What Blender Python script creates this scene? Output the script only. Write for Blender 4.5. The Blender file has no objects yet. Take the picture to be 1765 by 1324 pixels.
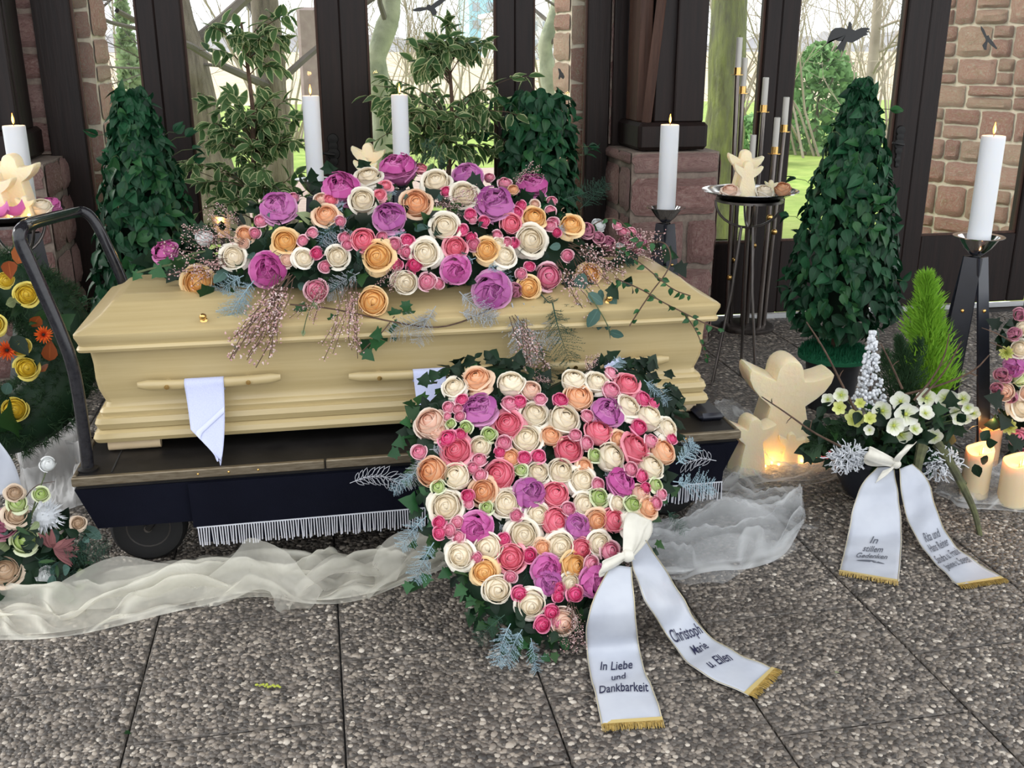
import bpy, math, random
import numpy as np
from mathutils import Matrix, Vector, noise
from math import pi, sin, cos

# ---------------------------------------------------------------- camera
F = 1750.0; CAMH = 1.56; HOR = 80.0
TH = math.atan((662 - HOR) / F); YAW = math.radians(10.8)
S = bpy.context.scene
C = S.collection
cd = bpy.data.cameras.new('camera'); cam = bpy.data.objects.new('camera', cd); C.objects.link(cam)
cd.sensor_fit = 'HORIZONTAL'; cd.sensor_width = 36; cd.lens = 36 * F / 1765; cd.clip_start = 0.05; cd.clip_end = 500
cam.location = (0, 0, CAMH); cam.rotation_euler = (pi / 2 - TH, 0, -YAW)
S.camera = cam
# ---------------------------------------------------------------- sky: even bright overcast
W = bpy.data.worlds.new('overcast_sky'); S.world = W; W.use_nodes = True
wn = W.node_tree.nodes; wl = W.node_tree.links
bg = wn['Background']; bg.inputs['Strength'].default_value = 1.15
tc = wn.new('ShaderNodeTexCoord'); nz = wn.new('ShaderNodeTexNoise'); nz.inputs['Scale'].default_value = 2.2; nz.inputs['Detail'].default_value = 5
rp = wn.new('ShaderNodeValToRGB'); rp.color_ramp.elements[0].color = (0.84, 0.91, 1.0, 1); rp.color_ramp.elements[1].color = (1.0, 1.0, 1.0, 1)
rp.color_ramp.elements[0].position = 0.3; rp.color_ramp.elements[1].position = 0.6
wl.new(tc.outputs['Generated'], nz.inputs['Vector']); wl.new(nz.outputs['Fac'], rp.inputs['Fac']); wl.new(rp.outputs['Color'], bg.inputs['Color'])
# soft sun behind thin cloud, outside to the left of the glazed wall
sd = bpy.data.lights.new('veiled_sun', 'SUN'); sun = bpy.data.objects.new('veiled_sun', sd); C.objects.link(sun)
sd.energy = 2.0; sd.angle = math.radians(35); sd.color = (1.0, 0.97, 0.92); sun.rotation_euler = Vector((.72, -.40, -.57)).to_track_quat('-Z', 'Y').to_euler()
S.view_settings.view_transform = 'Standard'; S.view_settings.look = 'None'; S.view_settings.gamma = 1.0
S.view_settings.use_curve_mapping = False; S.view_settings.exposure = 0.85

# ---------------------------------------------------------------- helpers
cf = Vector((sin(YAW) * cos(TH), cos(YAW) * cos(TH), -sin(TH))); cr = Vector((cos(YAW), -sin(YAW), 0)); cu = cr.cross(cf)
CAM = Vector((0, 0, CAMH))
def ray(px, py): return cf + (px - 882.5) / F * cr - (py - 662) / F * cu
def at(px, py, y=None, z=None, x=None):
    "the point of the place seen at a pixel, at a known depth y, height z or side position x"
    d = ray(px, py)
    t = y / d.y if y is not None else ((z - CAMH) / d.z if z is not None else x / d.x)
    return CAM + d * t
def pxm(p): return F / (Vector(p) - CAM).dot(cf)      # pixels per metre there
R = random.Random(7)
def U(a, b): return R.uniform(a, b)
def lerp(a, b, t): return a + (b - a) * t
def rotm(n, roll=0.0, up=None):
    "rotation taking +Z to n"
    n = Vector(n).normalized(); q = n.to_track_quat('Z', 'Y').to_matrix()
    return q @ Matrix.Rotation(roll, 3, 'Z')
def TRS(p, rot, s):
    if not hasattr(s, '__len__'): s = (s, s, s)
    m = rot.to_4x4() @ Matrix.Diagonal((s[0], s[1], s[2], 1)); m.translation = Vector(p); return m

class MB:
    def __init__(s): s.v = []; s.f = []; s.m = []; s.a = []
    def add(s, vs, fs, mi=0, at_=None):
        o = len(s.v); s.v += [tuple(p) for p in vs]; s.f += [tuple(i + o for i in f) for f in fs]; s.m += [mi] * len(fs)
        s.a += list(at_) if at_ is not None else [(0, 0, 0)] * len(vs)
        return s
    def box(s, x0, x1, y0, y1, z0, z1, mi=0, M=None):
        vs = [Vector((x, y, z)) for z in (z0, z1) for y in (y0, y1) for x in (x0, x1)]
        if M is not None: vs = [M @ p for p in vs]
        return s.add(vs, [(0, 2, 3, 1), (4, 5, 7, 6), (0, 1, 5, 4), (2, 6, 7, 3), (0, 4, 6, 2), (1, 3, 7, 5)], mi)
    def bbox(s, x0, x1, y0, y1, z0, z1, b=0.006, mi=0, M=None):
        "box with chamfered edges"
        vs = []; 
        for z, zi in ((z0, 1), (z1, -1)):
            for y, yi in ((y0, 1), (y1, -1)):
                for x, xi in ((x0, 1), (x1, -1)):
                    vs += [(x, y + yi * b, z + zi * b), (x + xi * b, y, z + zi * b), (x + xi * b, y + yi * b, z)]
        g = lambda c, a: c * 3 + a
        fs = [(g(0,0), g(4,0), g(6,0), g(2,0)), (g(1,0), g(3,0), g(7,0), g(5,0)), (g(0,1), g(1,1), g(5,1), g(4,1)), (g(2,1), g(6,1), g(7,1), g(3,1)),
              (g(0,2), g(2,2), g(3,2), g(1,2)), (g(4,2), g(5,2), g(7,2), g(6,2))]
        for a, bb in ((0,1),(2,3),(4,5),(6,7)): fs.append((g(a,1), g(a,2), g(bb,2), g(bb,1)))
        for a, bb in ((0,2),(1,3),(4,6),(5,7)): fs.append((g(a,0), g(a,2), g(bb,2), g(bb,0)))
        for a, bb in ((0,4),(1,5),(2,6),(3,7)): fs.append((g(a,0), g(a,1), g(bb,1), g(bb,0)))
        for c in range(8): fs.append((g(c,0), g(c,1), g(c,2)))
        if M is not None: vs = [M @ Vector(p) for p in vs]
        return s.add(vs, fs, mi)
    def tube(s, pts, r, n=8, mi=0, cap=True):
        pts = [Vector(p) for p in pts]; k = len(pts); rs = r if hasattr(r, '__len__') else [r] * k
        vs = []; ref = None
        for i, p in enumerate(pts):
            t = (pts[min(i + 1, k - 1)] - pts[max(i - 1, 0)])
            t = t.normalized() if t.length > 1e-9 else Vector((0, 0, 1))
            if ref is None: ref = Vector((1, 0, 0)) if abs(t.x) < 0.8 else Vector((0, 1, 0))
            a = (ref - t * ref.dot(t)).normalized(); b = t.cross(a); ref = a
            vs += [p + rs[i] * (cos(2 * pi * j / n) * a + sin(2 * pi * j / n) * b) for j in range(n)]
        fs = [(i * n + j, i * n + (j + 1) % n, (i + 1) * n + (j + 1) % n, (i + 1) * n + j) for i in range(k - 1) for j in range(n)]
        if cap: fs += [tuple(range(n - 1, -1, -1)), tuple(range((k - 1) * n, k * n))]
        return s.add(vs, fs, mi)
    def lathe(s, prof, c=(0, 0, 0), n=24, mi=0, M=None):
        vs = []; 
        for r, z in prof:
            vs += [Vector((r * cos(2 * pi * j / n), r * sin(2 * pi * j / n), z)) for j in range(n)]
        if M is not None: vs = [M @ p for p in vs]
        vs = [p + Vector(c) for p in vs]
        fs = [(i * n + j, i * n + (j + 1) % n, (i + 1) * n + (j + 1) % n, (i + 1) * n + j) for i in range(len(prof) - 1) for j in range(n)]
        if prof[0][0] > 1e-6: fs.append(tuple(range(n - 1, -1, -1)))
        if prof[-1][0] > 1e-6: fs.append(tuple(range((len(prof) - 1) * n, len(prof) * n)))
        return s.add(vs, fs, mi)
    def ball(s, c, r, mi=0, n=10, k=7, sz=1.0):
        return s.lathe([(r * sin(pi * i / k) if 0 < i < k else 0.0005 * r, -r * cos(pi * i / k) * sz) for i in range(k + 1)], c, n, mi)
    def grid(s, fn, nu, nv, mi=0, attr=None, flip=False):
        vs = []; at_ = []
        for i in range(nu + 1):
            for j in range(nv + 1):
                vs.append(fn(i / nu, j / nv)); at_.append(attr(i / nu, j / nv) if attr else (0, 0, 0))
        w = nv + 1
        fs = [(i * w + j, i * w + j + 1, (i + 1) * w + j + 1, (i + 1) * w + j) for i in range(nu) for j in range(nv)]
        if flip: fs = [f[::-1] for f in fs]
        return s.add(vs, fs, mi, at_)
    def mesh(s, name, mats, smooth=True, sharp=40):
        me = bpy.data.meshes.new(name); me.from_pydata(s.v, [], s.f)
        for m in (mats if isinstance(mats, (list, tuple)) else [mats]): me.materials.append(M_[m] if isinstance(m, str) else m)
        if any(s.m): me.polygons.foreach_set('material_index', s.m)
        if any(x != (0, 0, 0) for x in s.a):
            ca = me.attributes.new('tint', 'FLOAT_VECTOR', 'POINT'); ca.data.foreach_set('vector', np.array(s.a, dtype=np.float32).ravel())
        if smooth:
            me.polygons.foreach_set('use_smooth', [True] * len(me.polygons))
            if sharp: me.set_sharp_from_angle(angle=math.radians(sharp))
        me.update(); return me
    def build(s, name, mats, parent=None, smooth=True, sharp=40, label=None, cat=None, group=None, kind=None):
        return put(name, s.mesh(name, mats, smooth, sharp), parent, None, label, cat, group, kind)

INV = {}
def put(name, me, parent=None, M=None, label=None, cat=None, group=None, kind=None):
    "link a mesh object; M is its place in the world, whatever its parent"
    o = bpy.data.objects.new(name, me); C.objects.link(o)
    if parent is not None: o.parent = parent; o.matrix_parent_inverse = INV[parent.name]
    if M is not None: o.matrix_basis = M
    if label: o['label'] = label
    if cat: o['category'] = cat
    if group: o['group'] = group
    if kind: o['kind'] = kind
    INV[o.name] = M.inverted_safe() if M is not None else Matrix()
    return o
def thing(name, loc, label, cat, group=None, kind=None):
    o = bpy.data.objects.new(name, None); C.objects.link(o); o.location = Vector(loc); o.empty_display_size = 0.05
    if label: o['label'] = label
    if cat: o['category'] = cat
    if group: o['group'] = group
    if kind: o['kind'] = kind
    INV[o.name] = Matrix.Translation(-Vector(loc)); return o
def merge(name, items, parent, mats, kind='stuff'):
    "items: (mesh, matrix) -> one mesh object of the parent"
    vs = []; fs = []; ls = []; at_ = []; mi = []; o = 0; cache = {}
    for me, M in items:
        if me.name not in cache:
            v = np.empty(len(me.vertices) * 3, np.float32); me.vertices.foreach_get('co', v)
            l = np.empty(len(me.loops), np.int32); me.loops.foreach_get('vertex_index', l)
            t = np.empty(len(me.polygons), np.int32); me.polygons.foreach_get('loop_total', t)
            k = np.empty(len(me.polygons), np.int32); me.polygons.foreach_get('material_index', k)
            a = np.zeros(len(me.vertices) * 3, np.float32)
            if 'tint' in me.attributes: me.attributes['tint'].data.foreach_get('vector', a)
            cache[me.name] = (v.reshape(-1, 3), l, t, k, a)
        v, l, t, k, a = cache[me.name]; m = np.array(M, np.float32)
        vs.append(v @ m[:3, :3].T + m[:3, 3]); ls.append(l + o); fs.append(t); mi.append(k); at_.append(a); o += len(v)
    return npmesh(name, np.concatenate(vs), np.concatenate(ls), np.concatenate(fs), parent, mats, kind, np.concatenate(at_), np.concatenate(mi))
def npmesh(name, v, l, t, parent, mats, kind=None, a=None, mi=None, label=None, cat=None):
    me = bpy.data.meshes.new(name); me.vertices.add(len(v)); me.vertices.foreach_set('co', v.astype(np.float32).ravel())
    me.loops.add(len(l)); me.loops.foreach_set('vertex_index', l.astype(np.int32))
    me.polygons.add(len(t)); st = np.concatenate([[0], np.cumsum(t)[:-1]]).astype(np.int32)
    me.polygons.foreach_set('loop_start', st); me.polygons.foreach_set('loop_total', t.astype(np.int32))
    me.polygons.foreach_set('use_smooth', np.ones(len(t), bool))
    if mi is not None: me.polygons.foreach_set('material_index', mi.astype(np.int32))
    if a is not None:
        ca = me.attributes.new('tint', 'FLOAT_VECTOR', 'POINT'); ca.data.foreach_set('vector', a.astype(np.float32).ravel())
    for m in (mats if isinstance(mats, (list, tuple)) else [mats]): me.materials.append(M_[m] if isinstance(m, str) else m)
    me.update(calc_edges=True); me.validate()
    return put(name, me, parent, None, label, cat, None, kind)
def scatter(name, items, parent, mats, limit=300):
    "each leaf or flower its own part; past the limit the far ones are joined"
    items = sorted(items, key=lambda q: (q[1].translation - CAM).length)
    for me, M in items[:limit]: put(name, me, parent, M)
    if len(items) > limit: merge(name + '_mass', items[limit:], parent, mats)

# ---------------------------------------------------------------- materials
M_ = {}
class N:
    def __init__(s, name):
        s.mt = bpy.data.materials.new(name); s.mt.use_nodes = True; s.t = s.mt.node_tree; s.b = s.t.nodes['Principled BSDF']; s.o = s.t.nodes['Material Output']; M_[name] = s.mt
    def n(s, typ, **k):
        x = s.t.nodes.new('ShaderNode' + typ)
        for a, v in k.items():
            if hasattr(x, a) and a not in x.inputs: setattr(x, a, v)
            else: x.inputs[a].default_value = v
        return x
    def l(s, a, b): s.t.links.new(a, b)
    def set(s, **k):
        for a, v in k.items(): s.b.inputs[a.replace('_', ' ')].default_value = v
        return s
    def coord(s, sc=(1, 1, 1), kind='Object'):
        t = s.n('TexCoord'); m = s.n('Mapping'); m.inputs['Scale'].default_value = sc; s.l(t.outputs[kind], m.inputs['Vector']); return m.outputs['Vector']
    def noise(s, vec, scale, detail=4, rough=0.6):
        x = s.n('TexNoise'); x.inputs['Scale'].default_value = scale; x.inputs['Detail'].default_value = detail; x.inputs['Roughness'].default_value = rough
        if vec: s.l(vec, x.inputs['Vector'])
        return x.outputs['Fac']
    def ramp(s, fac, stops, interp='LINEAR'):
        x = s.n('ValToRGB'); r = x.color_ramp; r.interpolation = interp
        while len(r.elements) < len(stops): r.elements.new(0.5)
        for e, (p, c) in zip(r.elements, stops): e.position = p; e.color = (*c, 1)
        s.l(fac, x.inputs['Fac']); return x.outputs['Color']
    def mix(s, fac, a, b, typ='MIX'):
        x = s.n('Mix', data_type='RGBA', blend_type=typ)
        for i, v in ((0, fac), (6, a), (7, b)):
            if isinstance(v, (int, float)): x.inputs[i].default_value = v
            elif isinstance(v, tuple): x.inputs[i].default_value = (*v, 1)
            else: s.l(v, x.inputs[i])
        return x.outputs[2]
    def math(s, op, a, b=0.0):
        x = s.n('Math', operation=op)
        for i, v in ((0, a), (1, b)):
            if isinstance(v, (int, float)): x.inputs[i].default_value = v
            else: s.l(v, x.inputs[i])
        return x.outputs[0]
    def bump(s, h, dist=0.01, strength=1.0):
        x = s.n('Bump'); x.inputs['Distance'].default_value = dist; x.inputs['Strength'].default_value = strength
        s.l(h, x.inputs['Height']); s.l(x.outputs[0], s.b.inputs['Normal']); return x
    def col(s, c): s.l(c, s.b.inputs['Base Color']); return s
def two(name, c1, c2, scale, rough=0.6, bump=0, sc=(1, 1, 1), metal=0, kind='Object', detail=4, rnd=0.0):
    k = N(name).set(Roughness=rough, Metallic=metal); v = k.coord(sc, kind); f = k.noise(v, scale, detail)
    c = k.ramp(f, [(0.3, c1), (0.7, c2)])
    if rnd:
        oi = k.n('ObjectInfo'); h = k.n('HueSaturation'); k.l(c, h.inputs['Color'])
        k.l(k.math('ADD', k.math('MULTIPLY', oi.outputs['Random'], rnd), 1 - rnd / 2), h.inputs['Value']); c = h.outputs['Color']
    k.col(c)
    if bump: k.bump(f, bump)
    return k
def leafmat(name, c1, c2, rough=0.4, edge=None, trans=0.25, rnd=0.6):
    k = N(name).set(Roughness=rough, Specular_IOR_Level=0.28); oi = k.n('ObjectInfo'); g = k.n('NewGeometry')
    f = k.math('FRACT', k.math('ADD', oi.outputs['Random'], g.outputs['Random Per Island']))
    c = k.ramp(f, [(0.0, c1), (1.0, c2)])
    at_ = k.n('Attribute', attribute_name='tint'); sp = k.n('SeparateXYZ'); k.l(at_.outputs['Vector'], sp.inputs[0])
    if edge:
        c = k.mix(k.ramp(sp.outputs[0], [(0.70, (0, 0, 0)), (0.86, (1, 1, 1))]), c, edge)
    else:  # paler midrib
        c = k.mix(k.ramp(sp.outputs[0], [(0.0, (0.35,) * 3), (0.10, (0, 0, 0))]), c, tuple(min(1, x * 2.0) for x in c2))
    k.col(c); tr = k.n('BsdfTranslucent'); k.l(c, tr.inputs['Color']); mx = k.n('MixShader'); mx.inputs[0].default_value = trans
    k.l(k.b.outputs[0], mx.inputs[1]); k.l(tr.outputs[0], mx.inputs[2]); k.l(mx.outputs[0], k.o.inputs['Surface']); return k
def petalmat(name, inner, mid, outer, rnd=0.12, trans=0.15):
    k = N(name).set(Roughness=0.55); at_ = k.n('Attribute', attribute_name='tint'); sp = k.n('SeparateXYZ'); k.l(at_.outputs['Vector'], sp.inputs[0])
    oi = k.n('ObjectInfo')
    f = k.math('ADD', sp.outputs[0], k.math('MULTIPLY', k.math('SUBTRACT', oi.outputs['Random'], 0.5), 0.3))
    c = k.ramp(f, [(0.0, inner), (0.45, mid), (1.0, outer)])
    c = k.mix(k.ramp(sp.outputs[1], [(0.86, (0, 0, 0)), (1.0, (0.7,) * 3)]), c, outer); c = k.mix(k.ramp(sp.outputs[1], [(0.55, (0.5,) * 3), (0.95, (0, 0, 0))]), c, tuple(x * .92 for x in inner))  # pale rims, deep bases: petal colour, pushed further to paint shade between petals
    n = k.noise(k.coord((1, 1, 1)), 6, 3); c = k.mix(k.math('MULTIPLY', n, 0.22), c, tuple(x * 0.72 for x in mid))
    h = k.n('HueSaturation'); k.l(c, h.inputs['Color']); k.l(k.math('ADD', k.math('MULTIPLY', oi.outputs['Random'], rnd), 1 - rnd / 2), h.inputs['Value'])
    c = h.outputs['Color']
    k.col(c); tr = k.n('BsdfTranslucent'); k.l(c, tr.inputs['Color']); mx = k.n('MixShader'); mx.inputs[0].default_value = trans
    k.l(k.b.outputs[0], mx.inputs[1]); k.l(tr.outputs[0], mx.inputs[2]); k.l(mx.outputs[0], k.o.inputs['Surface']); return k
def emit(name, color, strength):
    k = N(name).set(Roughness=0.5); k.b.inputs['Emission Color'].default_value = (*color, 1); k.b.inputs['Emission Strength'].default_value = strength
    k.b.inputs['Base Color'].default_value = (*color, 1); return k
def flat(name, c, rough=0.5, metal=0.0, **kw):
    k = N(name); k.b.inputs['Base Color'].default_value = (*c, 1); k.set(Roughness=rough, Metallic=metal, **kw); return k

# timber, dark stained
k = N('timber').set(Roughness=0.5, Specular_IOR_Level=0.3); v = k.coord((14, 14, 0.9)); f = k.noise(v, 3, 6); k.col(k.ramp(f, [(0.25, (0.005, 0.003, 0.0028)), (0.75, (0.017, 0.0085, 0.007))])); k.bump(f, 0.002)
k = N('timber_worn').set(Roughness=0.55, Specular_IOR_Level=0.3); v = k.coord((14, 14, 0.9)); f = k.noise(v, 3, 6); k.col(k.ramp(f, [(0.25, (0.035, 0.017, 0.012)), (0.75, (0.10, 0.050, 0.034))])); k.bump(f, 0.003)
two('ceiling_wood', (0.09, 0.05, 0.03), (0.16, 0.09, 0.05), 3, 0.5, 0.002, (1, 12, 12))
# coffin: pale varnished wood
k = N('coffin_wood').set(Roughness=0.36); v = k.coord((1.2, 30, 30)); f = k.noise(v, 2.5, 6, 0.55); g = k.noise(k.coord((2.0, 5, 5)), 2, 3)
c = k.ramp(f, [(0.2, (0.42, 0.315, 0.14)), (0.8, (0.53, 0.42, 0.215))]); c = k.mix(k.math('MULTIPLY', g, 0.45), c, (0.56, 0.465, 0.265)); k.col(c); k.bump(f, 0.0006); k.set(Coat_Weight=0.25, Coat_Roughness=0.25)
two('coffin_bare', (0.66, 0.50, 0.30), (0.76, 0.60, 0.38), 8, 0.5)
# navy cloth of the bier
k = N('navy').set(Roughness=0.9); f = k.noise(k.coord((1, 1, 1)), 500, 2); g = k.noise(k.coord(), 3, 4); c = k.ramp(g, [(0.3, (0.0015, 0.002, 0.0065)), (0.75, (0.004, 0.005, 0.013))]); k.col(c); k.bump(f, 0.0006); k.set(Specular_IOR_Level=0.15)
two('deck_black', (0.006, 0.0055, 0.006), (0.018, 0.016, 0.015), 9, 0.5, 0.001).set(Specular_IOR_Level=0.25)
two('trim_metal', (0.14, 0.11, 0.07), (0.26, 0.22, 0.16), 25, 0.45, 0, (1, 6, 6), 0.7)
two('black_paint', (0.006, 0.006, 0.008), (0.014, 0.014, 0.018), 20, 0.3)
two('blue_black', (0.007, 0.008, 0.014), (0.013, 0.015, 0.026), 12, 0.32)
two('worn_pipe', (0.010, 0.010, 0.013), (0.024, 0.024, 0.028), 60, 0.16)
two('steel', (0.30, 0.28, 0.26), (0.50, 0.48, 0.46), 40, 0.3, 0, (1, 1, 0.1), 1.0)
two('dark_steel', (0.10, 0.09, 0.085), (0.20, 0.18, 0.17), 30, 0.35, 0, (1, 1, 0.1), 0.9)
flat('chrome', (0.72, 0.72, 0.73), 0.12, 1.0); flat('brass', (0.72, 0.46, 0.16), 0.25, 1.0); flat('rubber', (0.010, 0.010, 0.011), 0.75)
two('rim', (0.02, 0.018, 0.016), (0.05, 0.04, 0.035), 30, 0.6)
flat('iron', (0.008, 0.008, 0.008), 0.5, 0.4)
two('aluminium', (0.45, 0.46, 0.47), (0.6, 0.61, 0.62), 20, 0.5, 0, (0.2, 1, 1), 0.6)
# sandstone
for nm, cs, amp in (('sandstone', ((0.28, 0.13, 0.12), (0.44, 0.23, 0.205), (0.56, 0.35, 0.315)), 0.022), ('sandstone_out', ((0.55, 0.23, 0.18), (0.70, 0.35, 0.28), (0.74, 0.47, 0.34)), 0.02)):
    k = N(nm).set(Roughness=0.9); v = k.coord((1, 1, 1)); oi = k.n('ObjectInfo')
    ad = k.n('VectorMath', operation='ADD'); k.l(v, ad.inputs[0]); k.l(oi.outputs['Random'], ad.inputs[1]); v = ad.outputs[0]
    ww = k.n('TexWave'); ww.inputs['Scale'].default_value = 26; ww.inputs['Distortion'].default_value = 9; ww.inputs['Detail'].default_value = 3; ww.inputs['Detail Scale'].default_value = 0.8; k.l(v, ww.inputs['Vector'])
    n1 = k.noise(v, 30, 5); n2 = k.noise(v, 5, 3)
    f = k.math('ADD', k.math('MULTIPLY', n2, 0.5), k.math('MULTIPLY', oi.outputs['Random'], 0.6))
    c = k.ramp(f, [(0.25, cs[0]), (0.5, cs[1]), (0.8, cs[2])]); c = k.mix(k.math('MULTIPLY', n1, 0.35), c, tuple(x * 1.35 for x in cs[2]))
    if nm == 'sandstone_out': c = k.mix(k.ramp(k.noise(v, 3.1, 4), [(0.56, (0, 0, 0)), (0.74, (0.4,) * 3)]), c, (0.50, 0.42, 0.18))
    n3 = k.noise(v, 11, 6, 0.7); c = k.mix(k.ramp(n3, [(0.50, (0, 0, 0)), (0.66, (0.55,) * 3)]), c, tuple(min(.8, x * 1.7 + .04) for x in cs[2])); c = k.mix(k.ramp(n3, [(0.34, ((0.6 if nm == 'sandstone' else 0.25),) * 3), (0.46, (0, 0, 0))]), c, tuple(x * .6 for x in cs[0]))
    k.col(c); h = k.math('ADD', k.math('MULTIPLY', ww.outputs['Fac'], 0.35), k.math('MULTIPLY', n3, 1.6)); k.bump(h, amp, 1.0)
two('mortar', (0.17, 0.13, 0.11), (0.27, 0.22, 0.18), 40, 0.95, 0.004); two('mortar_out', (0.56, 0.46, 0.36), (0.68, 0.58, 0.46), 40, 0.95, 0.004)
# glass pane
k = N('glass'); tr = k.n('BsdfTransparent'); tr.inputs[0].default_value = (0.97, 0.985, 0.975, 1); gl = k.n('BsdfGlossy'); gl.inputs['Roughness'].default_value = 0.02; fr = k.n('Fresnel'); fr.inputs['IOR'].default_value = 1.18
mx = k.n('MixShader'); k.l(fr.outputs[0], mx.inputs[0]); k.l(tr.outputs[0], mx.inputs[1]); k.l(gl.outputs[0], mx.inputs[2]); k.l(mx.outputs[0], k.o.inputs['Surface'])
# tulle
for nm, cc, al in (('tulle', (0.92, 0.90, 0.80), 0.30), ('tulle_white', (0.80, 0.82, 0.83), 0.18), ('tulle_dense', (0.80, 0.80, 0.80), 0.6)):
    k = N(nm); tr = k.n('BsdfTransparent'); df = k.n('BsdfDiffuse'); tl = k.n('BsdfTranslucent'); gs = k.n('BsdfSheen'); 
    for x in (df, tl): x.inputs[0].default_value = (*cc, 1)
    m1 = k.n('MixShader'); m1.inputs[0].default_value = 0.35; k.l(df.outputs[0], m1.inputs[1]); k.l(tl.outputs[0], m1.inputs[2])
    at_ = k.n('Attribute', attribute_name='tint'); sp = k.n('SeparateXYZ'); k.l(at_.outputs['Vector'], sp.inputs[0])
    fac = k.math('ADD', k.math('MULTIPLY', k.noise(k.coord(), 14, 3), 0.14), k.math('ADD', k.math('MULTIPLY', sp.outputs[0], 0.45), al - 0.07))
    m2 = k.n('MixShader'); k.l(fac, m2.inputs[0]); k.l(tr.outputs[0], m2.inputs[1]); k.l(m1.outputs[0], m2.inputs[2]); k.l(m2.outputs[0], k.o.inputs['Surface'])
# ribbons, cloths
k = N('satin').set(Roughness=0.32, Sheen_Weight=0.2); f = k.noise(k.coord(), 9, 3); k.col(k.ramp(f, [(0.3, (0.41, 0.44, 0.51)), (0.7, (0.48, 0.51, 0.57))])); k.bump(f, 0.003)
k = N('satin_cream').set(Roughness=0.35, Sheen_Weight=0.2); f = k.noise(k.coord(), 14, 3); k.col(k.ramp(f, [(0.3, (0.60, 0.58, 0.50)), (0.7, (0.70, 0.68, 0.60))])); k.bump(f, 0.003)
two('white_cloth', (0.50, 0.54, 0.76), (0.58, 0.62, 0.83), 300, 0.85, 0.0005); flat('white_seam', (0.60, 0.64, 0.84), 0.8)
flat('ink', (0.012, 0.014, 0.05), 0.6); flat('ink_grey', (0.10, 0.11, 0.14), 0.6); flat('thread', (0.56, 0.57, 0.62), 0.7)
two('gold_fringe', (0.30, 0.20, 0.05), (0.62, 0.46, 0.16), 160, 0.4, 0.001, (1, 1, 1), 0.3); flat('gold_hem', (0.66, 0.52, 0.22), 0.4, 0.3); flat('gold_edge', (0.52, 0.46, 0.30), 0.4, 0.3)
# candles
k = N('wax_white').set(Roughness=0.4); k.b.inputs['Base Color'].default_value = (0.64, 0.66, 0.69, 1); k.set(Subsurface_Weight=0.25, Subsurface_Radius=(0.02, 0.015, 0.01), Subsurface_Scale=1.0)
k = N('wax_ivory').set(Roughness=0.42); k.b.inputs['Base Color'].default_value = (0.88, 0.76, 0.53, 1); k.set(Subsurface_Weight=0.6, Subsurface_Radius=(0.05, 0.03, 0.012), Subsurface_Scale=1.0); f = k.noise(k.coord(), 25, 3); k.bump(f, 0.003)
k = N('wax_peach').set(Roughness=0.45); k.b.inputs['Base Color'].default_value = (0.70, 0.42, 0.24, 1); k.set(Subsurface_Weight=0.5, Subsurface_Radius=(0.04, 0.02, 0.01), Subsurface_Scale=1.0)
k = N('wax_cream').set(Roughness=0.45); k.b.inputs['Base Color'].default_value = (0.70, 0.56, 0.36, 1); k.set(Subsurface_Weight=0.5, Subsurface_Radius=(0.04, 0.02, 0.01), Subsurface_Scale=1.0)
flat('wick', (0.01, 0.008, 0.006), 0.8); emit('flame', (1.0, 0.40, 0.06), 2.6); emit('flame_core', (1.0, 0.72, 0.30), 5.0); emit('fairy_light', (1.0, 0.55, 0.12), 8.0)
two('tube_steel', (0.16, 0.14, 0.13), (0.32, 0.29, 0.27), 40, 0.3, 0, (1, 1, 0.1), 1.0); flat('wax_grey', (0.52, 0.51, 0.47), .4); flat('melted', (0.70, 0.36, 0.16), 0.25)
# leaves
leafmat('ivy_dark', (0.004, 0.030, 0.014), (0.016, 0.085, 0.034), 0.5, trans=0.15)
leafmat('ivy_bright', (0.012, 0.062, 0.020), (0.035, 0.12, 0.040), 0.4, trans=0.18)
leafmat('ivy_mix', (0.006, 0.030, 0.012), (0.03, 0.085, 0.022), 0.42)
leafmat('ficus_leaf', (0.05, 0.125, 0.045), (0.13, 0.24, 0.09), 0.5, edge=(0.62, 0.68, 0.38), trans=0.5)
leafmat('euca', (0.05, 0.115, 0.095), (0.09, 0.17, 0.145), 0.55)
leafmat('fern_blue', (0.17, 0.27, 0.32), (0.34, 0.45, 0.51), 0.7); leafmat('fern_grey', (0.20, 0.24, 0.26), (0.42, 0.45, 0.48), 0.7); leafmat('fern_green', (0.015, 0.045, 0.03), (0.04, 0.085, 0.06), 0.7)
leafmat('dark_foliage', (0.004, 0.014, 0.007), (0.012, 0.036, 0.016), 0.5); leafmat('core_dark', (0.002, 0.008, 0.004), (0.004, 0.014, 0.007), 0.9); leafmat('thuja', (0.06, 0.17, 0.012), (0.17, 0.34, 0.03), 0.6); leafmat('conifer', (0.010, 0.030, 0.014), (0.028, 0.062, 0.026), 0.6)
leafmat('silver_leaf', (0.55, 0.60, 0.66), (0.80, 0.83, 0.88), 0.6); leafmat('olive_leaf', (0.16, 0.22, 0.10), (0.30, 0.36, 0.20), 0.5); leafmat('mauve_leaf', (0.16, 0.055, 0.06), (0.33, 0.14, 0.14), 0.6); leafmat('rust_leaf', (0.20, 0.04, 0.012), (0.32, 0.09, 0.02), 0.6)
leafmat('turf_green', (0.004, 0.055, 0.026), (0.010, 0.11, 0.05), 0.7)
two('stem_brown', (0.05, 0.028, 0.018), (0.12, 0.07, 0.045), 40, 0.8, 0.001); two('stem_green', (0.05, 0.08, 0.03), (0.10, 0.13, 0.05), 40, 0.7)
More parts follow.
